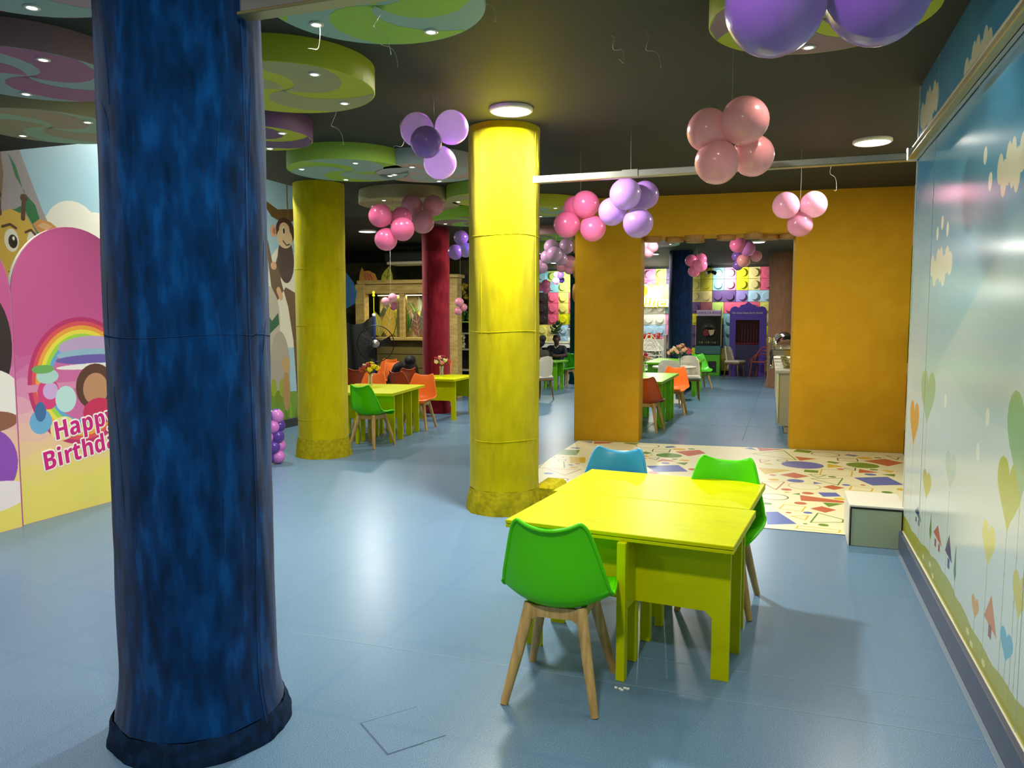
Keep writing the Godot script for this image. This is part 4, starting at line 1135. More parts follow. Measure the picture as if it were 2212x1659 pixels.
func build_ceiling_things():
	var D := TOP - 0.15
	swirl_disc(Vector3(-2.97, D, -4.22), 0.55, "paint_lime", "paint_beige", "paint_lime", 0.4, [0.55, 2.1, 3.6, 5.2], "lime and beige swirl ceiling disc beside the top of the blue column", 0.5)
	swirl_disc(Vector3(-1.8, D, -3.25), 0.505, "paint_teal", "paint_green", "paint_teal", 0.9, [0.4, 1.8, 3.4, 5.0], "teal and grass green swirl ceiling disc over the open floor", 0.5)
	swirl_disc(Vector3(-4.0, D, -6.68), 0.58, "paint_green", "paint_teal", "paint_green", 0.2, [0.9, 2.5, 4.1, 5.6], "green and grey-teal swirl ceiling disc before a yellow column", 0.5)
	swirl_disc(Vector3(-3.35, D, -7.05), 0.5, "paint_peach", "paint_sage", "paint_sage", 0.7, [1.5, 3.0, 4.6], "peach and grey swirl ceiling disc behind the purple balloons", 0.4)
	var torn = swirl_disc(Vector3(-4.45, D, -8.85), 0.62, "paint_tan", "paint_taupe", "paint_tan", 0.5, [1.8, 3.0, 4.4], "tan and taupe swirl ceiling disc with a torn rim", 0.4)
	var R := []
	for i in 2:
		var row := []
		for j in 9:
			var a := 1.95 + 0.95 * j / 8.0
			var hh: float = 0.002 if i == 0 else 0.01 + 0.13 * j / 8.0
			row.append(Vector3(cos(a) * 0.623, hh, sin(a) * 0.623))
		R.append(row)
	part("torn_patch", MB.new().shell(R, 0.003), "cream_panel", torn)
	swirl_disc(Vector3(-3.36, D, -8.85), 0.54, "paint_lime", "paint_beige", "paint_green", 0.9, [1.2, 3.0, 5.0], "olive and lime swirl ceiling disc behind a yellow column", 0.4)
	swirl_disc(Vector3(-4.35, D, -10.7), 0.6, "paint_leaf", "paint_mauvepaint", "paint_leaf", 0.3, [1.0, 3.2, 5.0], "bright green and mauve swirl ceiling disc beyond the dusty pink balloons", 0.4)
	swirl_disc(Vector3(-3.1, D, -10.0), 0.55, "paint_lime", "paint_teal", "paint_lime", 1.2, [0.8, 2.4, 4.4], "yellow and teal swirl ceiling disc beside the orange pillar", 0.4)
	swirl_disc(Vector3(-3.95, D, -13.2), 0.6, "paint_mauvepaint", "paint_leaf", "paint_mauvepaint", 0.2, [0.8, 2.4, 4.4], "mauve and green swirl ceiling disc over the far tables", 0.4)
	swirl_disc(Vector3(-4.9, D, -15.8), 0.6, "paint_leaf", "paint_rosepaint", "paint_leaf", 0.6, [0.8, 2.4, 4.4], "green and rose swirl ceiling disc above the seated man", 0.4)
	swirl_disc(Vector3(-2.55, D, -15.1), 0.62, "paint_teal", "paint_rosepaint", "paint_teal", 0.6, [0.2, 1.6, 3.0, 4.6], "pale teal and rose swirl ceiling disc inside the doorway room", 0.4)
	swirl_disc(Vector3(-3.05, D, -2.42), 0.52, "paint_dustpink", "paint_teal", "paint_dustpink", 1.3, [0.9, 2.5, 4.1, 5.7], "dusty pink and teal swirl ceiling disc left of the blue column", 0.5)
	swirl_disc(Vector3(-4.23, D, -3.49), 0.54, "paint_teal", "paint_rosepaint", "paint_mauvepaint", 0.75, [0.5, 2.2, 3.8, 5.4], "teal and rose swirl ceiling disc with a mauve rim", 0.5)
	swirl_disc(Vector3(-5.2, D, -4.45), 0.55, "paint_mint", "paint_tan", "paint_tan", 0.3, [0.1, 1.7, 3.4, 5.0], "mint and tan swirl ceiling disc near the cartoon mural", 0.5)
	swirl_disc(Vector3(-3.98, D, -5.25), 0.44, "paint_lime", "paint_plum", "paint_plum", 0.1, [0.3, 2.4, 4.4], "plum and lime swirl ceiling disc behind the blue column", 0.4)
	swirl_disc(Vector3(0.12, D, -4.08), 0.515, "paint_lime", "paint_mauvepaint", "paint_lime", 0.7, [0.6, 1.6, 2.6, 4.6], "lime and mauve swirl ceiling disc above the violet balloons", 0.5)
	# curly balloon ribbons left on the ceiling
	rng.seed = 21
	for c in [[-2.2, -3.34, 0.3], [-1.76, -3.31, 0.32], [-1.95, -3.7, 0.25], [-0.72, -4.36, 0.2], [0.378, -8.23, 0.35], [-3.03, -4.95, 0.3], [-0.93, -4.38, 0.16], [-2.9, -5.6, 0.25], [-1.35, -3.5, 0.18]]:
		var t := thing("curled_ribbon", "loose silver balloon ribbon curling down from the black ceiling", "ribbon", Vector3(c[0], TOP, c[1]), 0, "loose ribbons on the ceiling")
		var pts := []
		var ph := rng.randf() * 6
		for k in 26:
			var u := k / 25.0
			var r := 0.012 + 0.035 * u * (0.5 + 0.5 * sin(u * 7 + ph))
			pts.append(Vector3(cos(u * 9 + ph) * r + 0.04 * sin(u * 3 + ph), -c[2] * u + 0.03 * sin(u * 14.0 + ph) * u, sin(u * 9 + ph) * r))
		part("curl", MB.new().tube(pts, 0.0015, 5), "ribbon", t)
	# small wooden discs under the lintel and on the pillar
	var db = MB.new().lathe([Vector2(0, 0.0), Vector2(0.114, 0.0), Vector2(0.12, 0.006), Vector2(0.12, 0.06), Vector2(0, 0.06)], 28, Vector3.ZERO, false).done()
	for d in [[-1.66, -10.32], [-1.4, -10.45], [-1.13, -10.3], [-1.15, -10.6], [-0.74, -10.42], [-0.4, -10.32], [-0.22, -10.55], [0.02, -10.5]]:
		part("disc", db, "disc_wood", thing("wooden_disc", "round wooden disc fixed under the orange lintel", "wooden disc", Vector3(d[0], 2.63, d[1]), 0, "wooden discs under the lintel"))
	for y in [2.62, 2.3, 1.98]:
		var o := thing("wooden_disc", "round wooden disc fixed to the side of the orange pillar", "wooden disc", Vector3(-2.65, y, -10.3), 0, "wooden discs on the pillar side")
		part("disc", db, "disc_wood", o, Vector3.ZERO, Vector3(0, 0, PI / 2))
	var ac := thing("air_conditioner", "cream ceiling air conditioner above the wooden play booth", "air conditioner", Vector3(-7.45, 2.72, -14.9))
	part("casing", span(-0.5, 0.45, 0.1, 0.3, -0.3, 0.3, 0.03), "blackwall", ac)
	part("grille", span(-0.46, 0.42, 0.04, 0.1, -0.26, 0.28, 0.02), "cream_panel", ac)
	part("hanger", MB.new().tube([Vector3(0, 0.3, 0), Vector3(0, TOP - 2.72, 0)], 0.02, 6), "black", ac)

const BALLOON_LABELS := ["four salmon pink balloons in a tight bunch under the black ceiling", "big violet balloons hanging beneath the lime and mauve disc", "three light pink balloons hanging before the orange wall", "four hot pink balloons below the metal rail", "four lilac balloons tied to the metal rail", "bright purple balloons beside the yellow column's top", "four hot pink balloons below the tan swirl disc", "three dusty rose balloons before the red column", "violet balloons half behind the yellow column", "five mauve balloons beside the orange pillar", "small mauve balloons over the far dining area", "rose pink balloons behind the mauve ones", "hot pink balloons before the brick wall", "pink and violet balloons high before the brick wall", "four hot pink balloons hanging inside the doorway", "long bunch of pink, orchid and violet balloons inside the doorway", "rose balloons by the pale teal disc", "three rose balloons hanging in the booth window", "rose balloons beyond the booth post"]
func build_balloons():
	var data: Array = BALLOONS
	var mixes := {"mixed": ["deepviolet", "orchid", "orchid", "deepviolet"], "mixed2": ["hotpink", "orchid", "salmon", "pink", "violet", "violet", "orchid"], "violet": ["violet", "violet", "deepviolet"], "purple": ["purple", "purple", "violet", "purple"]}
	for k in data.size(): balloon_cluster(BALLOON_LABELS[k], mixes.get(data[k][0], [data[k][0]]), data[k][1])
	# balloon stand on the floor behind the blue column
	var t := thing("balloon_pillar", "short pillar of pink and violet balloons on the floor by a yellow column", "balloons", Vector3(-5.42, 0, -7.3))
	for i in 5:
		for j in 4:
			var a := TAU * j / 4 + i * 0.8
			var o := part("balloon", meshes.balloon, "latex_" + ["orchid", "deepviolet"][(i + j) % 2], t, Vector3(cos(a) * 0.075, 0.08 + 0.115 * i, sin(a) * 0.075))
			o.basis = Basis(Vector3(-sin(a), 0, cos(a)), Vector3(cos(a), 0, sin(a)), Vector3(0, 1, 0)).scaled(Vector3.ONE * 0.075)
	part("stand", MB.new().lathe([Vector2(0, 0.0), Vector2(0.06, 0.0), Vector2(0.06, 0.012), Vector2(0.008, 0.02), Vector2(0.008, 0.6), Vector2(0, 0.6)], 12), "white_plastic", t)
func build_front():
	folding_table("nearer yellow folding table of the front pair, gate leg towards the open floor", "table_yellow", Vector3(-0.672, 0, -3.712), deg_to_rad(-5.5), 1.06, 0.685, "yellow folding tables")
	folding_table("farther yellow folding table of the front pair, beside the patterned mat", "table_yellow", Vector3(-0.64, 0, -4.404), deg_to_rad(-5), 1.06, 0.685, "yellow folding tables", [0.2], [0.2])
	shell_chair("shell_chair", "green plastic shell chair with its back to the open floor at the front table", "plastic_green", Vector3(-0.89, 0, -3.2), PI + 0.03, "plastic shell chairs")
	shell_chair("shell_chair", "blue plastic shell chair tucked under the front table by the mat", "plastic_blue", Vector3(-0.99, 0, -4.62), -0.05, "plastic shell chairs")
	shell_chair("shell_chair", "green plastic shell chair tucked under the front table, next to the blue one", "plastic_green", Vector3(-0.32, 0, -4.5), -0.06, "plastic shell chairs")
	var b := thing("step_box", "small pale green box with white top against the end of the printed wall", "box", Vector3(0.47, 0, -5.97))
	part("body", span(0.012, 0.35, 0.0, 0.272, -0.46, 0.0, 0.004), "box_green", b)
	part("lid", span(0.0, 0.365, 0.284, 0.3, -0.48, 0.004, 0.003), "white_paint", b)
	part("gasket", span(0.008, 0.355, 0.272, 0.284, -0.47, 0.002), "black", b)
	part("side_sheet", span(0.0, 0.012, 0.0, 0.284, -0.47, -0.004), "white_paint", b)
	part("corner_strip", span(0.34, 0.352, 0.0, 0.272, -0.006, 0.003), "black", b)
	part("corner_strip", span(0.006, 0.016, 0.0, 0.272, -0.006, 0.003), "black", b)
	var mt := thing("patterned_floor_mat", "cream vinyl floor sheet printed with coloured squares, circles and triangles", "floor mat")
	var u := func(x: float, z: float) -> Vector2: return Vector2((x + 2.6) / 4.0, (-z - 6.2) / 4.25)
	var mb := MB.new()
	var cs := [Vector3(-2.5, 0.004, -6.25), Vector3(-2.57, 0.004, -10.03), Vector3(1.38, 0.004, -10.34), Vector3(1.38, 0.004, -6.25)]
	mb.uvquad(cs, cs.map(func(v): return u.call(v.x, v.z)))
	part("printed_sheet", mb, mat_print(), mt)
	part("sheet_edge", span(-2.5, 0.47, 0.0, 0.0039, -6.262, -6.25), "black", mt)
	var sc := thing("paper_scraps", "tiny white paper scraps on the floor by the table leg", "paper scraps", Vector3(-0.64, 0, -3.27))
	rng.seed = 4
	for k in 5: part("scrap", bx(Vector3(rng.randf_range(-0.04, 0.04), 0.004, rng.randf_range(-0.015, 0.02)), Vector3(0.014, 0.008, 0.01), 0.002), "white", sc)

func arch_poly(w: float, h: float) -> PackedVector2Array:
	var p := PackedVector2Array([Vector2(-w / 2, 0), Vector2(w / 2, 0)])
	for k in 25: p.append(Vector2(cos(PI * k / 24) * w / 2, h - w / 2 + sin(PI * k / 24) * w / 2))
	return p
func party_board(label: String, z: float, kind: int, x: float, turn := 0.0):
	var t := thing("party_board", label, "party board", Vector3(x, 0, z), PI / 2 + turn, "arched party boards")
	var ap := arch_poly(1.16, 2.38)
	var b := MB.new()
	b.xf.origin = Vector3(0, 0, -0.022)
	b.extrude(ap, 0.04)
	part("board", b, "white", t)
	var f := MB.new()
	var ix := Geometry2D.triangulate_polygon(ap)
	for k in ix:
		var p := ap[k]
		f.st.set_uv(Vector2((p.x + 0.58) / 1.16, (2.38 - p.y) / 2.38))
		f.st.add_vertex(Vector3(p.x, p.y, 0.0))
	part("printed_cloth", f, poster_print(kind), t)
	var rim := []
	for p in ap: rim.append(Vector3(p.x, p.y, -0.004))
	part("cloth_hem", MB.new().tube(rim, 0.006, 6, false, true), "dustcloth" if kind else "hemcloth", t)
	if kind == 0:
		for l in [["Happy", 0.74, 0.06], ["Birthday", 0.52, 0.06]]:
			var base := Vector3(-0.02 + l[2], l[1], 0.0)
			var rot := Vector3(0, 0, deg_to_rad(7))
			for k in 8: lettering("letter_outline", l[0], 0.15, 0.002, "white", t, base + Vector3(cos(TAU * k / 8) * 0.013, sin(TAU * k / 8) * 0.013, 0.0002 * k), rot, false, "Droid Sans")
			lettering("letters", l[0], 0.15, 0.003, "magenta", t, base + Vector3(0, 0, 0.003), rot, false, "Droid Sans")
	part("strut", span(-0.03, 0.03, 0.0, 1.5, -0.12, -0.06, 0.005), "white", t)
	part("strut_foot", span(-0.25, 0.25, 0.0, 0.03, -0.4, -0.042, 0.005), "white", t)
	return t

func build_left():
	party_board("pink arched party board lettered Happy Birthday with a rainbow", -4.99, 0, -5.63)
	party_board("pink arched party board with a white and purple figure print", -3.8, 1, -5.6)
	# middle tables
	folding_table("nearer yellow folding table with the yellow flower vase pair, by the rear yellow column", "table_yellow", Vector3(-5.32, 0, -9.16), deg_to_rad(8), 1.06, 0.685, "yellow folding tables")
	folding_table("farther yellow folding table of the pair carrying the yellow flowers", "table_yellow", Vector3(-5.42, 0, -9.85), deg_to_rad(8), 1.06, 0.685, "yellow folding tables")
	folding_table("single yellow folding table with red and cream roses by the red column", "table_yellow", Vector3(-5.3, 0, -11.85), 0.03, 0.68, 1.06, "yellow folding tables", [0.4, -0.4], [])
	shell_chair("shell_chair", "green plastic shell chair at the table with the yellow flowers", "plastic_green", Vector3(-4.96, 0, -8.74), PI - 0.15, "plastic shell chairs")
	shell_chair("shell_chair", "bright orange shell chair at the corner of the yellow flower table", "plastic_orange", Vector3(-5.1, 0, -10.38), 0.1, "plastic shell chairs")
	shell_chair("shell_chair", "bright orange shell chair behind the yellow flower vase", "plastic_orange", Vector3(-5.95, 0, -10.42), 0.12, "plastic shell chairs")
	shell_chair("shell_chair", "rust shell chair between the yellow flower table and the rose table", "plastic_rust", Vector3(-5.72, 0, -11.2), PI - 0.3, "plastic shell chairs")
	shell_chair("shell_chair", "rust shell chair drawn up beside the red column", "plastic_rust", Vector3(-6.2, 0, -11.9), -PI / 2 - 0.4, "plastic shell chairs")
	shell_chair("shell_chair", "rust shell chair in front of the slouching person", "plastic_rust", Vector3(-6.75, 0, -11.55), PI + 0.2, "plastic shell chairs")
	shell_chair("shell_chair", "orange shell chair against the booth counter by the fan", "plastic_orange", Vector3(-7.75, 0, -14.25), 0.1, "plastic shell chairs")
	shell_chair("shell_chair", "orange shell chair against the booth counter by the red column", "plastic_orange", Vector3(-6.45, 0, -14.0), -0.5, "plastic shell chairs")
	flower_vase("glass vase of yellow and a few red roses on the middle tables", Vector3(-5.62, 0.67, -9.87), ["rose_yellow", "rose_yellow", "rose_red", "rose_yellow", "rose_cream"], 13, 0.13, 3)
	flower_vase("glass vase of red and cream roses on the single table", Vector3(-5.42, 0.67, -11.9), ["rose_red", "rose_cream", "rose_pink", "rose_cream"], 11, 0.14, 8)
	# pedestal fan
	var f := thing("pedestal_fan", "black pedestal fan with a round wire cage before the jungle wall", "fan", Vector3(-7.02, 0, -12.55), 0.45)
	part("base", MB.new().lathe([Vector2(0.2, 0.0), Vector2(0.2, 0.02), Vector2(0.05, 0.05), Vector2(0, 0.05)], 20), "iron", f)
	part("pole", MB.new().tube([Vector3(0, 0.04, -0.05), Vector3(0, 1.1, -0.05)], 0.02, 10), "iron", f)
	part("motor", MB.new().tube([Vector3(0, 1.18, -0.16), Vector3(0, 1.18, -0.02)], [0.07, 0.085], 16), "iron", f)
	part("hub_badge", MB.new().lathe([Vector2(0.075, 0.0), Vector2(0.07, 0.02), Vector2(0, 0.025)], 16), "silver", f, Vector3(0, 1.18, 0.1), Vector3(PI / 2, 0, 0))
	for k in 3:
		var a := TAU * k / 3
		part("blade", MB.new().shell([[Vector3(cos(a) * 0.06, 1.18 + sin(a) * 0.06, 0.03), Vector3(cos(a + 0.5) * 0.06, 1.18 + sin(a + 0.5) * 0.06, 0.05)], [Vector3(cos(a) * 0.29, 1.18 + sin(a) * 0.29, 0.02), Vector3(cos(a + 0.5) * 0.29, 1.18 + sin(a + 0.5) * 0.29, 0.06)]], 0.004), "black", f)
	var cage := MB.new()
	for k in 40:
		var a := TAU * k / 40
		var d := Vector3(cos(a), sin(a), 0)
		cage.tube([Vector3(0, 1.18, 0.1) + d * 0.07, Vector3(0, 1.18, 0.085) + d * 0.24, Vector3(0, 1.18, 0.02) + d * 0.33], 0.0018, 4, false)
		cage.tube([Vector3(0, 1.18, -0.08) + d * 0.08, Vector3(0, 1.18, -0.06) + d * 0.24, Vector3(0, 1.18, 0.02) + d * 0.33], 0.0018, 4, false)
	part("wire_cage", cage, "iron", f)
	var ring := []
	for k in 40: ring.append(Vector3(cos(TAU * k / 40) * 0.33, 1.18 + sin(TAU * k / 40) * 0.33, 0.02))
	part("cage_ring", MB.new().tube(ring, 0.009, 6, false, true), "iron", f)
	# banner pole with a dark cloth
	var bp := thing("banner_pole", "navy banner pole with a yellow tip and dark draped cloth", "banner pole", Vector3(-7.5, 0, -13.35))
	part("pole", MB.new().tube([Vector3(0, 0.03, 0), Vector3(0, 1.7, 0)], 0.028, 10), "navy_pole", bp)
	part("base", MB.new().lathe([Vector2(0.16, 0.0), Vector2(0.16, 0.03), Vector2(0, 0.04)], 16), "iron", bp)
	part("knob", MB.new().ball(Vector3(0, 1.7, 0), Vector3.ONE * 0.04, 10, 6), "white_plastic", bp)
	part("rod", MB.new().tube([Vector3(0, 1.7, 0), Vector3(0, 2.05, 0)], 0.008, 6), "yellow_edge", bp)
	part("tip", MB.new().lathe([Vector2(0, 2.05), Vector2(0.02, 2.05), Vector2(0.03, 2.08), Vector2(0.018, 2.11), Vector2(0.03, 2.14), Vector2(0.0, 2.17)], 10), "brick_B", bp)
	var P := []
	for i in 15:
		var row := []
		for j in 13:
			var s := j / 12.0
			row.append(Vector3(-s * 0.75, 1.68 - 0.16 * sin(PI * s * 0.9) - (1.5 - 0.9 * (1.0 - s) * (1.0 - s)) * i / 14.0, 0.05 * sin(s * 14.0 + i * 0.15) + 0.03))
		P.append(row)
	part("cloth", MB.new().shell(P, 0.004), "drape", bp)
	# leaf boards standing by the wall
	var lf := PackedVector2Array([Vector2(0, 0), Vector2(0.16, 0.1), Vector2(0.2, 0.3), Vector2(0.12, 0.5), Vector2(0, 0.66), Vector2(-0.12, 0.5), Vector2(-0.2, 0.3), Vector2(-0.16, 0.1)])
	var bl := thing("leaf_cutout", "tall blue leaf cutout hanging beside the rear yellow column", "leaf cutout", Vector3(-7.3, 1.8, -12.0), 0.5)
	part("leaf_board", MB.new().extrude(lf, 0.03), "leaf_blue", bl)
	part("vein", MB.new().tube([Vector3(0, 0.05, 0.017), Vector3(0, 0.6, 0.017)], 0.006, 5), "leaf_blue_vein", bl)
	part("cord", MB.new().tube([Vector3(0, 0.64, 0), Vector3(0, TOP - 1.8, 0)], 0.003, 4), "string", bl)
	# wooden play booth
	var k := thing("play_booth", "wooden play booth with posts, beam and counter sill", "play booth", Vector3(-7.5, 0, -14.7))
	part("post", span(-1.15, -0.93, 0.0, 2.36, -0.1, 0.1, 0.008), "booth_wood", k)
	part("post", span(0.98, 1.22, 0.0, 2.46, -0.12, 0.12, 0.008), "booth_wood", k)
	part("post_cap", span(0.93, 1.27, 2.46, 2.53, -0.17, 0.17, 0.01), "booth_wood", k)
	part("beam", span(-1.08, 1.0, 2.16, 2.36, -0.08, 0.06, 0.006), "booth_wood", k)
	part("beam_cap", span(-1.1, 1.0, 2.36, 2.44, -0.11, 0.11, 0.006), "booth_wood", k)
	part("mullion", span(-0.13, -0.03, 1.24, 2.16, -0.05, 0.05, 0.005), "booth_wood", k)
	part("sill", span(-0.95, 1.0, 1.18, 1.24, -0.12, 0.16, 0.008), "booth_wood", k)
	for i in 4: part("front_plank", span(-0.93, 0.98, 0.02 + 0.29 * i, 0.3 + 0.29 * i, -0.05, -0.01, 0.006), "booth_dark", k)
	part("side_panel", span(-0.36, -0.12, 1.24, 2.16, -0.3, -0.27, 0.005), "booth_dark", k)
	var rl := PackedVector2Array([Vector2(-0.22, 0), Vector2(0.22, 0), Vector2(0.16, 0.14), Vector2(0.02, 0.21), Vector2(-0.1, 0.2), Vector2(-0.15, 0.28), Vector2(-0.2, 0.16)])
	var l1 := thing("leaf_cutout", "striped orange and brown leaf cutout standing on the booth beam", "leaf cutout", Vector3(-8.38, 2.44, -14.7))
	part("leaf_board", MB.new().extrude(rl, 0.02), "leaf_orange", l1)
	for i in 3: part("stripe", MB.new().tube([Vector3(-0.05 + 0.08 * i, 0.01, 0.012), Vector3(-0.07 + 0.06 * i, 0.17 - 0.02 * i, 0.012)], 0.016, 4), "rust_tube", l1)
	var l2 := thing("leaf_cutout", "yellow green leaf cutout standing on the booth beam", "leaf cutout", Vector3(-7.93, 2.44, -14.7))
	part("leaf_board", MB.new().extrude(PackedVector2Array([Vector2(-0.14, 0), Vector2(0.13, 0), Vector2(0.12, 0.12), Vector2(0.05, 0.29), Vector2(-0.05, 0.2), Vector2(-0.12, 0.1)]), 0.02), "leaf_lime", l2)
	part("vein", MB.new().tube([Vector3(0.0, 0.0, 0.012), Vector3(0.04, 0.25, 0.012)], 0.006, 4), "leaf_dark", l2)
	part("vein", MB.new().tube([Vector3(0.0, 0.05, 0.012), Vector3(0.1, 0.12, 0.012)], 0.006, 4), "leaf_dark", l2)
	part("vein", MB.new().tube([Vector3(0.0, 0.05, 0.012), Vector3(-0.08, 0.12, 0.012)], 0.006, 4), "leaf_dark", l2)
	# tall leaves inside the booth
	rng.seed = 9
	for q in [[-8.3, 0.75, "leaf_lime", 0.3, "lime, left-leaning"], [-8.08, 0.95, "leaf_yellow", -0.2, "right-leaning yellow"], [-7.9, 0.8, "leaf_lime", 0.12, "upright lime"], [-7.75, 1.0, "leaf", -0.1, "green"], [-7.35, 0.75, "leaf_brown", 0.2, "brown"], [-6.85, 0.9, "leaf_yellow", -0.1, "upright yellow"], [-7.1, 0.95, "leaf_grey", 0.3, "grey green"]]:
		var t := thing("leaf_cutout", "tall %s leaf cutout inside the booth window" % q[4], "leaf cutout", Vector3(q[0], 1.245, -14.95 - 0.1 * rng.randf()), 0.2, "leaf cutouts in the booth")
		var w: float = q[1]
		var b := MB.new()
		b.xf = Transform3D(Basis(Vector3(0, 0, 1), q[3]).scaled(Vector3(w * 0.8, w * 1.15, 1)), Vector3.ZERO)
		b.extrude(lf, 0.015)
		part("leaf_board", b, q[2], t)
		var v := MB.new()
		v.xf = Transform3D(Basis(Vector3(0, 0, 1), q[3]).scaled(Vector3(w * 0.8, w * 1.15, 1)), Vector3.ZERO)
		v.tube([Vector3(0, 0.03, 0.01), Vector3(0, 0.6, 0.01)], 0.006, 4)
		for i in 3:
			for s in [-1.0, 1.0]: v.tube([Vector3(0, 0.12 + 0.12 * i, 0.01), Vector3(s * 0.12, 0.22 + 0.12 * i, 0.01)], 0.004, 4)
		part("vein", v, "cream_panel", t)
	var bl2 := part("booth_light", span(-0.8, 0.85, 2.12, 2.14, -0.3, -0.24, 0.004), "lamp_glow_soft", k)
	var al := AreaLight3D.new()
	al.name = "booth_strip_light"
	al.area_size = Vector2(1.5, 0.05)
	al.light_energy = 1.3
	al.light_color = Color(1.0, 0.95, 0.8)
	al.area_range = 8.0
	al.shadow_enabled = true
	bl2.add_child(al)
	al.position = Vector3(0, 2.11, -0.27)
	al.rotation.x = -PI / 2
	printed("painted_back", [Vector3(-0.93, 1.24, -0.58), Vector3(-0.93, 2.3, -0.58), Vector3(0.98, 2.3, -0.58), Vector3(0.98, 1.24, -0.58)], [Vector2(0, 1.06), Vector2(0, 0), Vector2(1.91, 0), Vector2(1.91, 1.06)], Vector2.ZERO, Vector2(1.91, 1.06), booth_print(), k)
	part("back_board", span(-0.95, 1.0, 1.24, 2.3, -0.62, -0.585), "booth_dark", k)
	part("counter_floor", span(-0.93, 0.98, 1.18, 1.24, -0.6, -0.12), "booth_wood", k)
	# shelf with dried flowers beyond the booth
	var s := thing("shelf_unit", "grey shelf unit with green board beyond the booth post", "shelf", Vector3(-6.55, 0, -15.7))
	part("back_panel", span(-0.3, 0.3, 0.0, 2.6, -0.3, -0.27), "blackwall", s)
	for y in [0.5, 0.95, 1.3]: part("shelf_board", span(-0.3, 0.3, y, y + 0.03, -0.27, 0.1, 0.004), "white_paint", s)
	part("shelf_board", span(-0.3, 0.3, 1.55, 1.58, -0.27, 0.1, 0.004), "brick_G", s)
	part("side_panel", span(0.3, 0.33, 0.0, 2.6, -0.3, 0.1), "booth_wood", s)
	part("side_panel", span(-0.33, -0.3, 0.0, 2.6, -0.3, 0.1), "booth_wood", s)
	for q in [[-6.66, 0.98, "rose_cream", "cream dried flower bunch on the shelf beyond the booth"], [-6.62, 2.05, "leaf_yellow", "ochre dried flower bunch hanging by the shelf"], [-6.6, 1.58, "leaf", "green sprig on the green shelf board"]]:
		var t := thing("flower_bunch", q[3], "flowers", Vector3(q[0], q[1], -15.66))
		for j in 26:
			var p := Vector3(rng.randf_range(-0.1, 0.1), 0.03 + rng.randf() * 0.3, rng.randf_range(-0.06, 0.08))
			part("sprig", meshes.rose, q[2], t, p, Vector3(rng.randf() * 2, rng.randf() * 6, 0))
		part("stalk", MB.new().tube([Vector3(0, 0, 0), Vector3(0, 0.3, 0)], 0.006, 5), "leaf_dark", t)

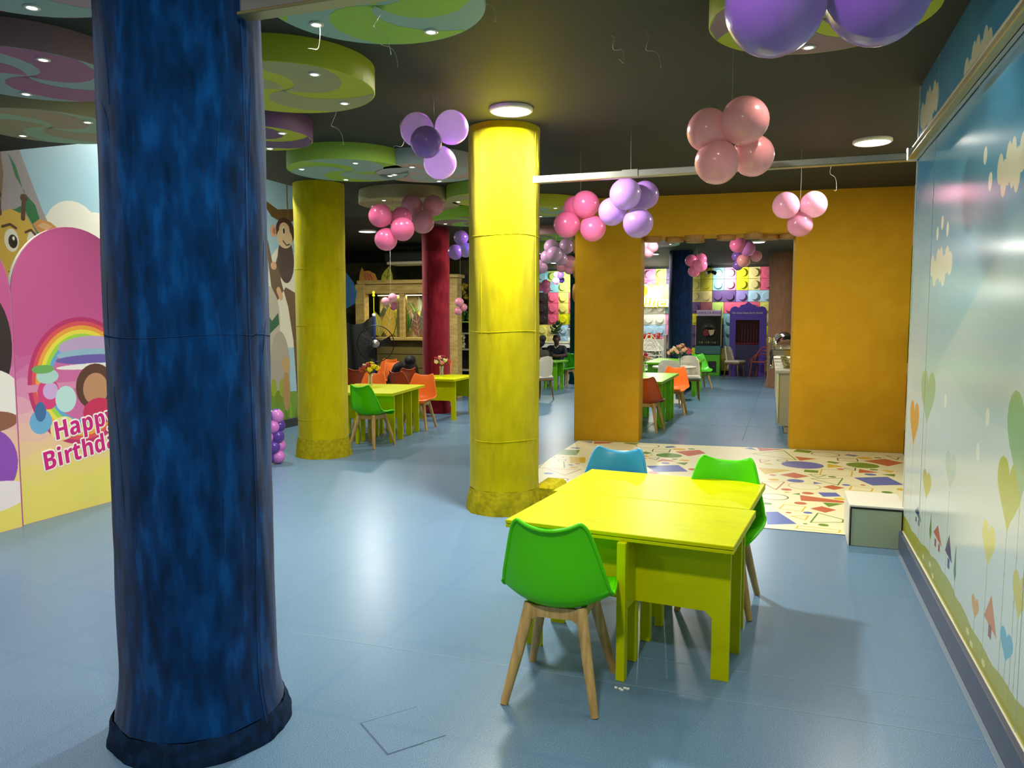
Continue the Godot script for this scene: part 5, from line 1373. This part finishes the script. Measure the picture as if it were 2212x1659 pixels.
func build_back_room():
	# tables and chairs seen through the doorway
	for q in [[-11.78, "nearer green folding table with the red rose vase by the orange pillar"], [-12.73, "farther green folding table beside the orange shell chair"], [-16.8, "green folding table behind the round white table"], [-17.75, "green folding table next to the bright green chair"]]:
		var t = folding_table(q[1], "table_green", Vector3(-2.2 if q[0] > -14 else -2.25, 0.05, q[0]), 0, 1.08, 0.945, "green folding tables")
		t.scale.y = 0.72 / 0.67
		t.position.y = 0.0
	shell_chair("shell_chair", "orange shell chair with its back to the patterned mat beside the pillar", "plastic_rust2", Vector3(-1.86, 0, -11.3), PI - 0.1, "plastic shell chairs")
	shell_chair("shell_chair", "light orange shell chair facing the doorway at the green tables", "plastic_orange", Vector3(-1.76, 0, -13.45), 0.05, "plastic shell chairs")
	white_chair("grey upholstered chair with its back to the doorway at the round table", Vector3(-1.98, 0, -14.55), PI)
	white_chair("white upholstered chair facing the doorway behind the round table", Vector3(-1.8, 0, -15.95), 0.15)
	white_chair("white upholstered chair standing before the purple photo booth", Vector3(-1.3, 0, -22.3), 1.2)
	shell_chair("shell_chair", "bright green shell chair beside the claw machine tables", "plastic_lightgreen", Vector3(-1.85, 0, -18.75), 0.5, "plastic shell chairs")
	shell_chair("shell_chair", "bright green shell chair before the navy column", "plastic_lightgreen", Vector3(-2.95, 0, -17.75), PI / 2, "plastic shell chairs")
	shell_chair("shell_chair", "bright green shell chair under the seated man", "plastic_lightgreen", Vector3(-4.98, 0, -18.2), -0.35, "plastic shell chairs")
	shell_chair("shell_chair", "blue shell chair at the round white table", "plastic_blue", Vector3(-2.75, 0, -15.6), 0.8, "plastic shell chairs")
	folding_table("green folding table the seated man leans on", "table_green", Vector3(-5.35, 0, -17.35), -0.2, 1.06, 0.7, "green folding tables")
	var r := thing("round_table", "round white table carrying pink and peach roses", "table", Vector3(-2.03, 0, -15.4))
	part("tabletop", MB.new().lathe([Vector2(0, 0.67), Vector2(0.41, 0.67), Vector2(0.42, 0.68), Vector2(0.42, 0.7), Vector2(0.415, 0.705), Vector2(0, 0.705)], 40, Vector3.ZERO, false), "white_plastic", r)
	part("edge_band", MB.new().lathe([Vector2(0.422, 0.675), Vector2(0.422, 0.69)], 40), "booth_wood", r)
	part("pedestal", MB.new().lathe([Vector2(0.04, 0.67), Vector2(0.03, 0.3), Vector2(0.04, 0.06), Vector2(0.2, 0.03), Vector2(0.22, 0.0)], 20), "white_plastic", r)
	flower_vase("large bunch of pink and peach roses on the round white table", Vector3(-1.93, 0.705, -15.5), ["rose_peach", "rose_pink", "rose_peach", "rose_red", "rose_cream"], 20, 0.25, 5, 0.16, 0.2)
	flower_vase("vase with red roses on the nearest green table", Vector3(-2.2, 0.72, -12.9), ["rose_red", "rose_pink"], 7, 0.12, 6)
	# claw machine
	var g := thing("claw_machine", "black and green arcade claw machine with a gorilla picture", "arcade machine", Vector3(-2.08, 0, -23.1))
	part("cabinet", span(-0.34, 0.34, 0.0, 0.62, -0.35, 0.1, 0.01), "arcade_green", g)
	part("coin_door", span(0.02, 0.24, 0.1, 0.42, 0.1, 0.115, 0.004), "black", g)
	part("coin_slot", span(0.17, 0.18, 0.26, 0.29, 0.115, 0.12), "silver", g)
	part("control_panel", span(-0.36, 0.36, 0.62, 0.86, -0.35, 0.14, 0.015), "arcade_teal", g)
	part("case", span(-0.34, 0.34, 0.86, 1.72, -0.35, 0.02, 0.01), "black", g)
	printed("picture", [Vector3(-0.33, 0.88, 0.024), Vector3(-0.33, 1.7, 0.024), Vector3(0.33, 1.7, 0.024), Vector3(0.33, 0.88, 0.024)], [Vector2(0, 1.0), Vector2(0, 0), Vector2(0.7, 0), Vector2(0.7, 1.0)], Vector2.ZERO, Vector2(0.7, 1.0), screen_print(), g)
	for s in [-0.365, 0.345]: part("light_strip", span(s, s + 0.02, 0.86, 1.7, -0.02, 0.05, 0.004), "brass", g)
	part("marquee", span(-0.34, 0.34, 1.72, 1.89, -0.35, 0.06, 0.01), "marquee_pink", g)
	lettering("marquee_letters", "GORILLA KING", 0.07, 0.012, "marquee_letter", g, Vector3(0, 1.805, 0.062), Vector3.ZERO, false, "Droid Sans")
	# photo booth front
	var b := thing("photo_booth", "purple photo booth front with a curtained window and scalloped top", "photo booth", Vector3(-0.99, 0, -23.0))
	var top := [Vector2(-0.5, 1.86), Vector2(-0.46, 1.95), Vector2(-0.36, 1.99), Vector2(-0.25, 1.95), Vector2(-0.2, 2.02), Vector2(-0.1, 2.04), Vector2(0.0, 2.12), Vector2(0.1, 2.04), Vector2(0.2, 2.02), Vector2(0.25, 1.95), Vector2(0.36, 1.99), Vector2(0.46, 1.95), Vector2(0.5, 1.86)]
	var up := PackedVector2Array([Vector2(0.5, 1.6), Vector2(-0.5, 1.6)])
	for p in top: up.append(p)
	part("top_board", MB.new().extrude(up, 0.05), "booth_purple", b)
	part("side_board", span(-0.5, -0.33, 0.0, 1.6, -0.025, 0.025), "booth_purple", b)
	part("side_board", span(0.31, 0.5, 0.0, 1.6, -0.025, 0.025), "booth_purple", b)
	part("lower_board", span(-0.33, 0.31, 0.0, 0.92, -0.025, 0.02), "booth_indigo", b)
	part("ledge", span(-0.33, 0.31, 0.92, 0.95, -0.04, 0.05, 0.005), "velvet_red", b)
	var C := []
	for i in 7:
		var row := []
		for j in 41:
			var x := -0.33 + 0.64 * j / 40.0
			row.append(Vector3(x, 0.95 + 0.65 * i / 6.0, -0.04 + 0.018 * sin(j * 1.25) * (1.2 - i / 10.0)))
		C.append(row)
	part("curtain", MB.new().shell(C, 0.004), "curtain_red", b)
	lettering("booth_letters", "The Glow Diner Party Booth", 0.045, 0.006, "white_plastic", b, Vector3(-0.03, 1.8, 0.026), Vector3.ZERO, true, "Droid Serif", false)
	part("brace", span(-0.03, 0.03, 0.0, 1.6, -0.3, -0.26), "booth_purple", b)
	part("brace_foot", span(-0.4, 0.4, 0.0, 0.05, -0.3, -0.02), "booth_purple", b)
	loop_chair("loop_chair", "rust red chair of bent loops beside the brown column", "rust_tube", Vector3(-0.6, 0, -22.5), -0.4)
	for i in 4: loop_chair("loop_chair", "white chair of bent loops, %s of the stack by the counter" % ["lowest", "second", "third", "topmost"][i], "white_plastic", Vector3(-3.25, 0.12 * i, -20.2 - 0.03 * i), 0.5, "stacked white loop chairs")
	# bar counter along the brick wall
	var ct := thing("bar_counter", "long white counter before the toy brick wall", "counter", Vector3(-5.2, 0, -22.3))
	part("counter_front", span(-2.6, 2.4, 0.0, 0.78, -0.5, 0.0, 0.01), "black", ct)
	part("counter_top", span(-2.65, 2.45, 0.78, 0.9, -0.55, 0.08, 0.01), "white_paint", ct)
	part("counter_rail", MB.new().tube([Vector3(-2.6, 0.93, 0.06), Vector3(2.4, 0.93, 0.06)], 0.035, 10), "cream_panel", ct)
	var sh := thing("service_cabinet", "white service cabinet carrying the tray of red cups", "cabinet", Vector3(-3.4, 0, -21.6))
	part("body", span(-0.6, 0.32, 0.0, 1.08, -0.3, 0.2, 0.01), "white_paint", sh)
	part("side_post", span(0.3, 0.36, 0.0, 1.2, -0.1, 0.22), "silver", sh)
	part("tray", span(-0.5, 0.2, 1.08, 1.1, -0.1, 0.18, 0.005), "rust_tube", thing("serving_tray", "dark red tray holding the red cups", "tray", Vector3(-3.4, 0, -21.6)))
	for i in 4: part("cup", MB.new().lathe([Vector2(0, 0), Vector2(0.035, 0), Vector2(0.05, 0.12 + 0.03 * (i % 2)), Vector2(0.045, 0.12 + 0.03 * (i % 2)), Vector2(0.03, 0.01), Vector2(0, 0.01)], 14), "cup_red", thing("drinking_cup", "red cup on the dark red tray", "cup", Vector3(-3.66 + 0.13 * i, 1.1, -21.5), 0, "red cups on the tray"))
	# plant and blender on the bar
	var pl := thing("potted_plant", "leafy green plant in a white vase on the bar behind the man", "plant", Vector3(-6.42, 0.9, -22.3))
	part("vase", MB.new().lathe([Vector2(0, 0), Vector2(0.05, 0), Vector2(0.07, 0.12), Vector2(0.045, 0.24), Vector2(0, 0.24)], 14), "white_plastic", pl)
	rng.seed = 13
	var big = MB.new().shell([[Vector3(-0.005, 0, 0), Vector3(0.005, 0, 0)], [Vector3(-0.07, 0.08, 0.02), Vector3(0.07, 0.08, 0.02)], [Vector3(-0.06, 0.16, 0.03), Vector3(0.06, 0.16, 0.03)], [Vector3(-0.005, 0.24, 0.0), Vector3(0.005, 0.24, 0.0)]], 0.002).done()
	for i in 14:
		var a := TAU * i * 0.382
		var h := 0.26 + 0.022 * i
		part("stem", MB.new().tube([Vector3(0, 0.2, 0), Vector3(cos(a) * 0.05, h, sin(a) * 0.05)], 0.005, 5), "leaf_dark", pl)
		part("leaf", big, "leaf" if i % 2 else "leaf_dark", pl, Vector3(cos(a) * 0.05, h, sin(a) * 0.05), Vector3(0.9, -a, 0))
	var bd := thing("blender", "white blender with a clear jug on the bar counter", "blender", Vector3(-5.98, 0.9, -22.3))
	part("motor_base", MB.new().lathe([Vector2(0, 0), Vector2(0.1, 0), Vector2(0.08, 0.18), Vector2(0, 0.18)], 14), "white_plastic", bd)
	part("jug", MB.new().lathe([Vector2(0.06, 0.18), Vector2(0.09, 0.42), Vector2(0.085, 0.42), Vector2(0.055, 0.19)], 14), "glass", bd)
	part("jug_lid", MB.new().lathe([Vector2(0, 0.42), Vector2(0.1, 0.42), Vector2(0.1, 0.45), Vector2(0, 0.46)], 14), "white_plastic", bd)
	# buffet sideboard with roll-top dishes
	var sb := thing("sideboard", "cream buffet sideboard with yellow edge strips behind the orange wall", "sideboard", Vector3(0.19, 0, -14.7), deg_to_rad(1.1))
	part("worktop", span(-0.36, 0.36, 0.86, 0.9, -3.2, 3.1, 0.006), "white_paint", sb)
	for i in 6:
		part("cabinet_unit", span(-0.3, 0.34, 0.1, 0.86, -3.1 + 1.02 * i, -2.1 + 1.02 * i, 0.004), "cream_panel", sb)
		part("edge_strip", span(-0.315, -0.3, 0.14, 0.84, -2.12 + 1.02 * i, -2.09 + 1.02 * i), "yellow_edge", sb)
		part("cabinet_door", span(-0.312, -0.3, 0.14, 0.84, -3.06 + 1.02 * i, -2.16 + 1.02 * i, 0.003), "white_paint", sb)
	part("plinth", span(-0.22, 0.34, 0.0, 0.1, -3.1, 2.95), "cream_panel", sb)
	for i in 4:
		var z := -12.35 - 0.95 * i
		var c := thing("chafing_dish", "polished roll-top chafing dish on the buffet sideboard, %s from the doorway" % ["first", "second", "third", "fourth"][i], "chafing dish", Vector3(0.04 - 0.018 * i, 0.9, z), deg_to_rad(1.1), "roll-top chafing dishes on the sideboard")
		for s in [[-1, -1], [1, -1], [1, 1], [-1, 1]]:
			part("leg", MB.new().tube([Vector3(0.2 * s[0], 0.2, 0.28 * s[1]), Vector3(0.23 * s[0], 0.1, 0.3 * s[1]), Vector3(0.22 * s[0], 0.03, 0.3 * s[1])], [0.012, 0.016, 0.014], 8), "black", c)
			part("foot", MB.new().ball(Vector3(0.22 * s[0], 0.03, 0.3 * s[1]), Vector3(0.03, 0.03, 0.03), 10, 6), "chrome", c)
		part("pan", bx(Vector3(0, 0.23, 0), Vector3(0.42, 0.1, 0.6), 0.015), "chrome", c)
		part("rim", bx(Vector3(0, 0.285, 0), Vector3(0.46, 0.014, 0.64), 0.005), "chrome", c)
		var lid := MB.new()
		var L := []
		for a in 13:
			var row := []
			for j in 7:
				var t := PI * a / 12.0
				var e := absf(j / 3.0 - 1.0)
				row.append(Vector3(-cos(t) * 0.21 * (1.0 - 0.12 * e * e), 0.29 + sin(t) * 0.2 * (1.0 - 0.35 * pow(e, 3)), -0.28 + 0.56 * j / 6.0))
			L.append(row)
		lid.shell(L, 0.004)
		var ld := part("roll_lid", lid, "chrome", c)
		part("handle", MB.new().tube([Vector3(-0.2, 0.36, -0.1), Vector3(-0.26, 0.38, -0.1), Vector3(-0.26, 0.38, 0.1), Vector3(-0.2, 0.36, 0.1)], 0.01, 8), "brass", ld)
		part("fuel_pot", MB.new().lathe([Vector2(0, 0.0), Vector2(0.05, 0.0), Vector2(0.05, 0.07), Vector2(0, 0.07)], 14), "brass", c)
	# spotlights washing the brick wall
	for q in [[Vector3(-2.0, 2.95, -22.6), Vector3(-1.05, 2.5, -23.6), "black twin spotlight on the brick wall above the claw machine"], [Vector3(-3.05, 2.95, -22.7), Vector3(-3.75, 2.4, -23.6), "black twin spotlight beside the glowing script sign"], [Vector3(-5.9, 2.95, -22.6), Vector3(-6.8, 2.3, -23.6), "black twin spotlight over the bar counter end"]]:
		var sp := thing("spot_fitting", q[2], "spotlight", q[0])
		part("arm", MB.new().tube([Vector3(0, TOP - 2.95, 0), Vector3(0, 0.0, 0)], 0.012, 6), "black", sp)
		var dir: Vector3 = (q[1] - q[0]).normalized()
		for s in [0.0, 1.0]:
			var d: Vector3 = dir if s == 0.0 else Vector3(-dir.x, dir.y, 0.6).normalized()
			part("head", MB.new().tube([Vector3(0.03 - 0.06 * s, 0.0, 0), Vector3(0.03 - 0.06 * s, 0.0, 0) + d * 0.12], [0.045, 0.055], 10), "black", sp)
			if s == 0.0:
				part("lamp_lens", MB.new().ball(Vector3(0.03, 0, 0) + d * 0.125, Vector3.ONE * 0.03, 10, 6), "spot_glow", sp)
				var l := SpotLight3D.new()
				l.name = "spot_beam"
				l.light_energy = 2.4
				l.light_size = 0.03
				l.spot_angle = 70
				l.spot_angle_attenuation = 0.9
				l.spot_range = 12
				l.shadow_enabled = true
				sp.add_child(l)
				l.look_at_from_position(q[0] + Vector3(0.03, 0, 0) + d * 0.17, q[1], Vector3.UP)

func build_people():
	var V := func(x, y, z): return Vector3(x, y, z)
	var seated := func(arms: Array) -> Array:
		var b := [
			[Vector3(-0.08, 0.5, 0.0), Vector3(0.08, 0.5, 0.0), 0.125, 0.125, "legs"],
			[Vector3(0, 0.56, -0.01), Vector3(0, 0.78, -0.03), 0.135, 0.14, "top"],
			[Vector3(-0.07, 0.86, -0.02), Vector3(0.07, 0.86, -0.02), 0.125, 0.125, "top"],
			[Vector3(-0.15, 0.93, -0.02), Vector3(0.15, 0.93, -0.02), 0.072, 0.072, "top"],
			[Vector3(0, 0.96, -0.01), Vector3(0, 1.06, 0.02), 0.056, 0.05, "skin"],
			[Vector3(0, 1.12, 0.04), Vector3(0, 1.17, 0.02), 0.074, 0.088, "skin"],
			[Vector3(0, 1.08, 0.075), Vector3(0, 1.12, 0.07), 0.045, 0.06, "skin"],
			[Vector3(0, 1.12, 0.125), Vector3(0, 1.135, 0.12), 0.018, 0.014, "skin"]]
		for s in [-1.0, 1.0]:
			b.append([Vector3(0.09 * s, 0.5, 0.02), Vector3(0.13 * s, 0.5, 0.42), 0.095, 0.068, "legs"])
			b.append([Vector3(0.13 * s, 0.5, 0.42), Vector3(0.13 * s, 0.1, 0.45), 0.062, 0.045, "shin"])
			b.append([Vector3(0.13 * s, 0.05, 0.44), Vector3(0.14 * s, 0.035, 0.6), 0.045, 0.036, "shoe"])
			b.append([Vector3(0.088 * s, 1.13, 0.01), Vector3(0.092 * s, 1.15, 0.01), 0.018, 0.018, "skin"])
		b.append_array(arms)
		return b
	var sm := mk("skin_cloth", Color.WHITE, 0.75)
	sm.vertex_color_use_as_albedo = true
	# man with a phone
	var arms := []
	for s in [-1.0, 1.0]:
		arms.append([Vector3(0.19 * s, 0.92, 0.0), Vector3(0.26 * s, 0.76, 0.16), 0.06, 0.052, "top"])
		arms.append([Vector3(0.26 * s, 0.76, 0.16), Vector3(0.08 * s, 0.75, 0.36), 0.045, 0.032, "skin"])
		arms.append([Vector3(0.08 * s, 0.75, 0.36), Vector3(0.03 * s, 0.76, 0.42), 0.035, 0.028, "skin"])
		for f in 4: arms.append([Vector3(0.045 * s, 0.745 + 0.018 * f, 0.42), Vector3(0.005 * s, 0.75 + 0.018 * f, 0.455 - 0.006 * f), 0.011, 0.009, "skin"])
	var man := person("person", "person in a navy polo shirt sitting and looking at a phone", Vector3(-5.2, 0, -18.12), 0.05, seated.call(arms), 0.02, {"skin": H("4a3227"), "top": H("1a1d2c"), "legs": H("6d7480"), "shin": H("9aa0a4"), "shoe": H("6a5a3c")})
	part("hair", MB.new().ball(Vector3(0, 1.19, 0.01), Vector3(0.09, 0.075, 0.098), 14, 8), "hair_black", man)
	part("collar", MB.new().tube([Vector3(-0.06, 0.99, 0.05), Vector3(0.0, 0.93, 0.12), Vector3(0.06, 0.99, 0.05)], 0.008, 5), "white_plastic", man)
	for s in [-1.0, 1.0]: part("eye", MB.new().ball(Vector3(0.032 * s, 1.15, 0.108), Vector3(0.012, 0.008, 0.006), 8, 6), "white", man)
	var ph := thing("mobile_phone", "black phone held by the seated person", "phone", Vector3(-5.2, 0.785, -17.66), 0.05)
	part("phone_body", bx(Vector3.ZERO, Vector3(0.08, 0.15, 0.01), 0.003), "black", ph)
	# woman seen from behind
	var wa := []
	for s in [-1.0, 1.0]:
		wa.append([Vector3(0.19 * s, 0.92, 0.0), Vector3(0.27 * s, 0.72, 0.08), 0.062, 0.054, "top"])
		wa.append([Vector3(0.27 * s, 0.72, 0.08), Vector3(0.12 * s, 0.74, 0.3), 0.048, 0.036, "top"])
		wa.append([Vector3(0.12 * s, 0.74, 0.3), Vector3(0.06 * s, 0.745, 0.38), 0.034, 0.026, "skin"])
		for f in 4: wa.append([Vector3((0.05 + 0.018 * f) * s, 0.745, 0.38), Vector3((0.03 + 0.018 * f) * s, 0.735, 0.44), 0.01, 0.008, "skin"])
	var wo := person("person", "person in black with tied dark hair sitting on a white chair", Vector3(-4.66, 0, -14.98), -PI / 2 - 0.55, seated.call(wa), 0.022, {"skin": H("4a3227"), "top": H("24251c"), "legs": H("2c2b2a"), "shin": H("4a3227"), "shoe": H("22211f")})
	part("hair", MB.new().ball(Vector3(0, 1.17, -0.01), Vector3(0.105, 0.11, 0.115), 14, 8), "hair_black", wo)
	part("hair_bun", MB.new().ball(Vector3(0, 1.24, -0.1), Vector3(0.075, 0.07, 0.07), 12, 8), "hair_black", wo)
	white_chair("white upholstered chair the person in black sits on", Vector3(-4.66, 0, -14.98), -PI / 2 - 0.55)
	# someone slouching with the head laid back
	var sl := []
	for s in [-1.0, 1.0]:
		sl.append([Vector3(0.19 * s, 0.92, 0.0), Vector3(0.28 * s, 0.74, 0.16), 0.06, 0.052, "top"])
		sl.append([Vector3(0.28 * s, 0.74, 0.16), Vector3(0.1 * s, 0.72, 0.34), 0.048, 0.034, "top"])
		sl.append([Vector3(0.1 * s, 0.72, 0.34), Vector3(0.04 * s, 0.72, 0.42), 0.033, 0.026, "skin"])
		for f in 4: sl.append([Vector3((0.02 + 0.018 * f) * s, 0.72, 0.41), Vector3((0.01 + 0.016 * f) * s, 0.715, 0.47), 0.01, 0.008, "skin"])
	var bones: Array = seated.call(sl)
	for b in bones:                      # lean the trunk forwards and down
		for e in 2:
			var p: Vector3 = b[e]
			if p.y > 0.55 and b[4] != "legs":
				var q := p - Vector3(0, 0.5, 0)
				b[e] = Vector3(0, 0.5, 0) + q.rotated(Vector3.RIGHT, 1.0)
	var slp := person("person", "person in black slumped over beside the red column", Vector3(-6.95, 0, -13.25), 0.9, bones, 0.024, {"skin": H("4a3227"), "top": H("17181a"), "legs": H("1c1d20"), "shin": H("1c1d20"), "shoe": H("151515")})
	part("hair", MB.new().ball((Vector3(0, 1.18, 0.0) - Vector3(0, 0.5, 0)).rotated(Vector3.RIGHT, 1.0) + Vector3(0, 0.5, 0), Vector3(0.105, 0.1, 0.11), 14, 8), "hair_black", slp)
	shell_chair("shell_chair", "orange shell chair under the slumped person", "plastic_orange", Vector3(-6.95, 0, -13.25), 0.9, "plastic shell chairs")

func _ready():
	# ---- camera
	var cam := Camera3D.new()
	cam.name = "camera"
	add_child(cam)
	cam.position = Vector3(0, 1.62, 0)
	cam.rotation_degrees = Vector3(-4.75, 19.3, 0)
	cam.fov = 52.55
	cam.near = 0.05
	cam.far = 100
	cam.current = true
	# ---- environment: a closed room, no sky
	var we := WorldEnvironment.new()
	we.name = "environment"
	var e := Environment.new()
	e.background_mode = Environment.BG_COLOR
	e.background_color = Color.BLACK
	e.tonemap_mode = Environment.TONE_MAPPER_LINEAR
	e.tonemap_exposure = 1.0
	e.sdfgi_enabled = true
	e.ssao_enabled = true
	e.ssil_enabled = true
	we.environment = e
	add_child(we)
	# ---- lights: round ceiling panels
	make_materials()
	extra_materials()
	ceiling_lamp(Vector3(-1.975, TOP, -5.62), 17.0, "round white ceiling lamp before the yellow column with the plush foot")
	ceiling_lamp(Vector3(0.68, TOP, -7.64), 6.0, "round white ceiling lamp near the end of the printed wall")
	ceiling_lamp(Vector3(-7.03, TOP, -12.32), 9.0, "round white ceiling lamp over the jungle nook")
	ceiling_lamp(Vector3(-0.58, TOP, -16.6), 10.0, "round white ceiling lamp inside the doorway room over the buffet")
	ceiling_lamp(Vector3(-3.03, TOP, -18.8), 8.0, "round white ceiling lamp beside the navy column")
	ceiling_lamp(Vector3(-6.0, TOP, -20.8), 11.0, "round white ceiling lamp over the bar counter")
	ceiling_lamp(Vector3(-0.7, TOP, -0.85), 7.5, "round white ceiling lamp over the entrance")
	ceiling_lamp(Vector3(-3.9, TOP, 0.9), 4.0, "round white ceiling lamp over the front corner")
	ceiling_lamp(Vector3(-6.25, 4.1, -7.6), 9.0, "round white ceiling lamp in the raised bay by the mural")
	ceiling_lamp(Vector3(-1.9, TOP, -12.6), 9.0, "round white ceiling lamp over the green tables")
	ceiling_lamp(Vector3(-4.3, TOP, -12.0), 6.0, "round white ceiling lamp over the middle aisle")
	# ---- structure, then things
	meshes.rose = rose_mesh()
	meshes.balloon = balloon_mesh()
	chair_meshes()
	build_shell()
	build_brick_wall()
	build_columns()
	build_rails()
	build_front()
	build_left()
	build_back_room()
	build_ceiling_things()
	build_balloons()
	build_people()

func extra_materials():
	var so := mk("lamp_glow_soft", Color.WHITE, 0.5)
	so.emission_enabled = true
	so.emission = Color(1.0, 0.95, 0.8)
	so.emission_energy_multiplier = 1.5
	mk("marquee_pink", H("d8c4dc"), 0.4)
	mk("marquee_letter", H("8a5ab4"), 0.5)
	mk("sky_paint", H("a9d3e6"), 0.6)
	mk("cove", H("6f8090"), 0.4)
	mk("box_green", H("9aa88c"), 0.55)
	mk("drape", H("15180f"), 0.9)
	mk("leaf_blue", H("1c6aa8"), 0.5)
	mk("leaf_blue_vein", H("4a90c4"), 0.5)
	mk("leaf_orange", H("c08a3a"), 0.5)
	mk("leaf_lime", H("a8a832"), 0.5)
	mk("leaf_yellow", H("c4a72c"), 0.5)
	mk("leaf_brown", H("7a5038"), 0.5)
	mk("leaf_grey", H("5f6652"), 0.5)
	mk("booth_dark", H("6b5f28"), 0.6)
	mk("hemcloth", H("b05a8c"), 0.6)
	mk("dustcloth", H("b86a9a"), 0.6)
	mk("plastic_rust2", H("b9501c"), 0.33)
	mk("plastic_lightgreen", H("4cc420"), 0.33)
	mk("arcade_green", H("4fae14"), 0.4)
	mk("arcade_teal", H("3a6a68"), 0.4)
	mk("booth_purple", H("4a2f98"), 0.5)
	mk("booth_indigo", H("221c4a"), 0.5)
	mk("curtain_red", H("3a1618"), 0.9)
	mk("cup_red", H("d8402c"), 0.4)
	mk("hair_black", H("100e0d"), 0.7)
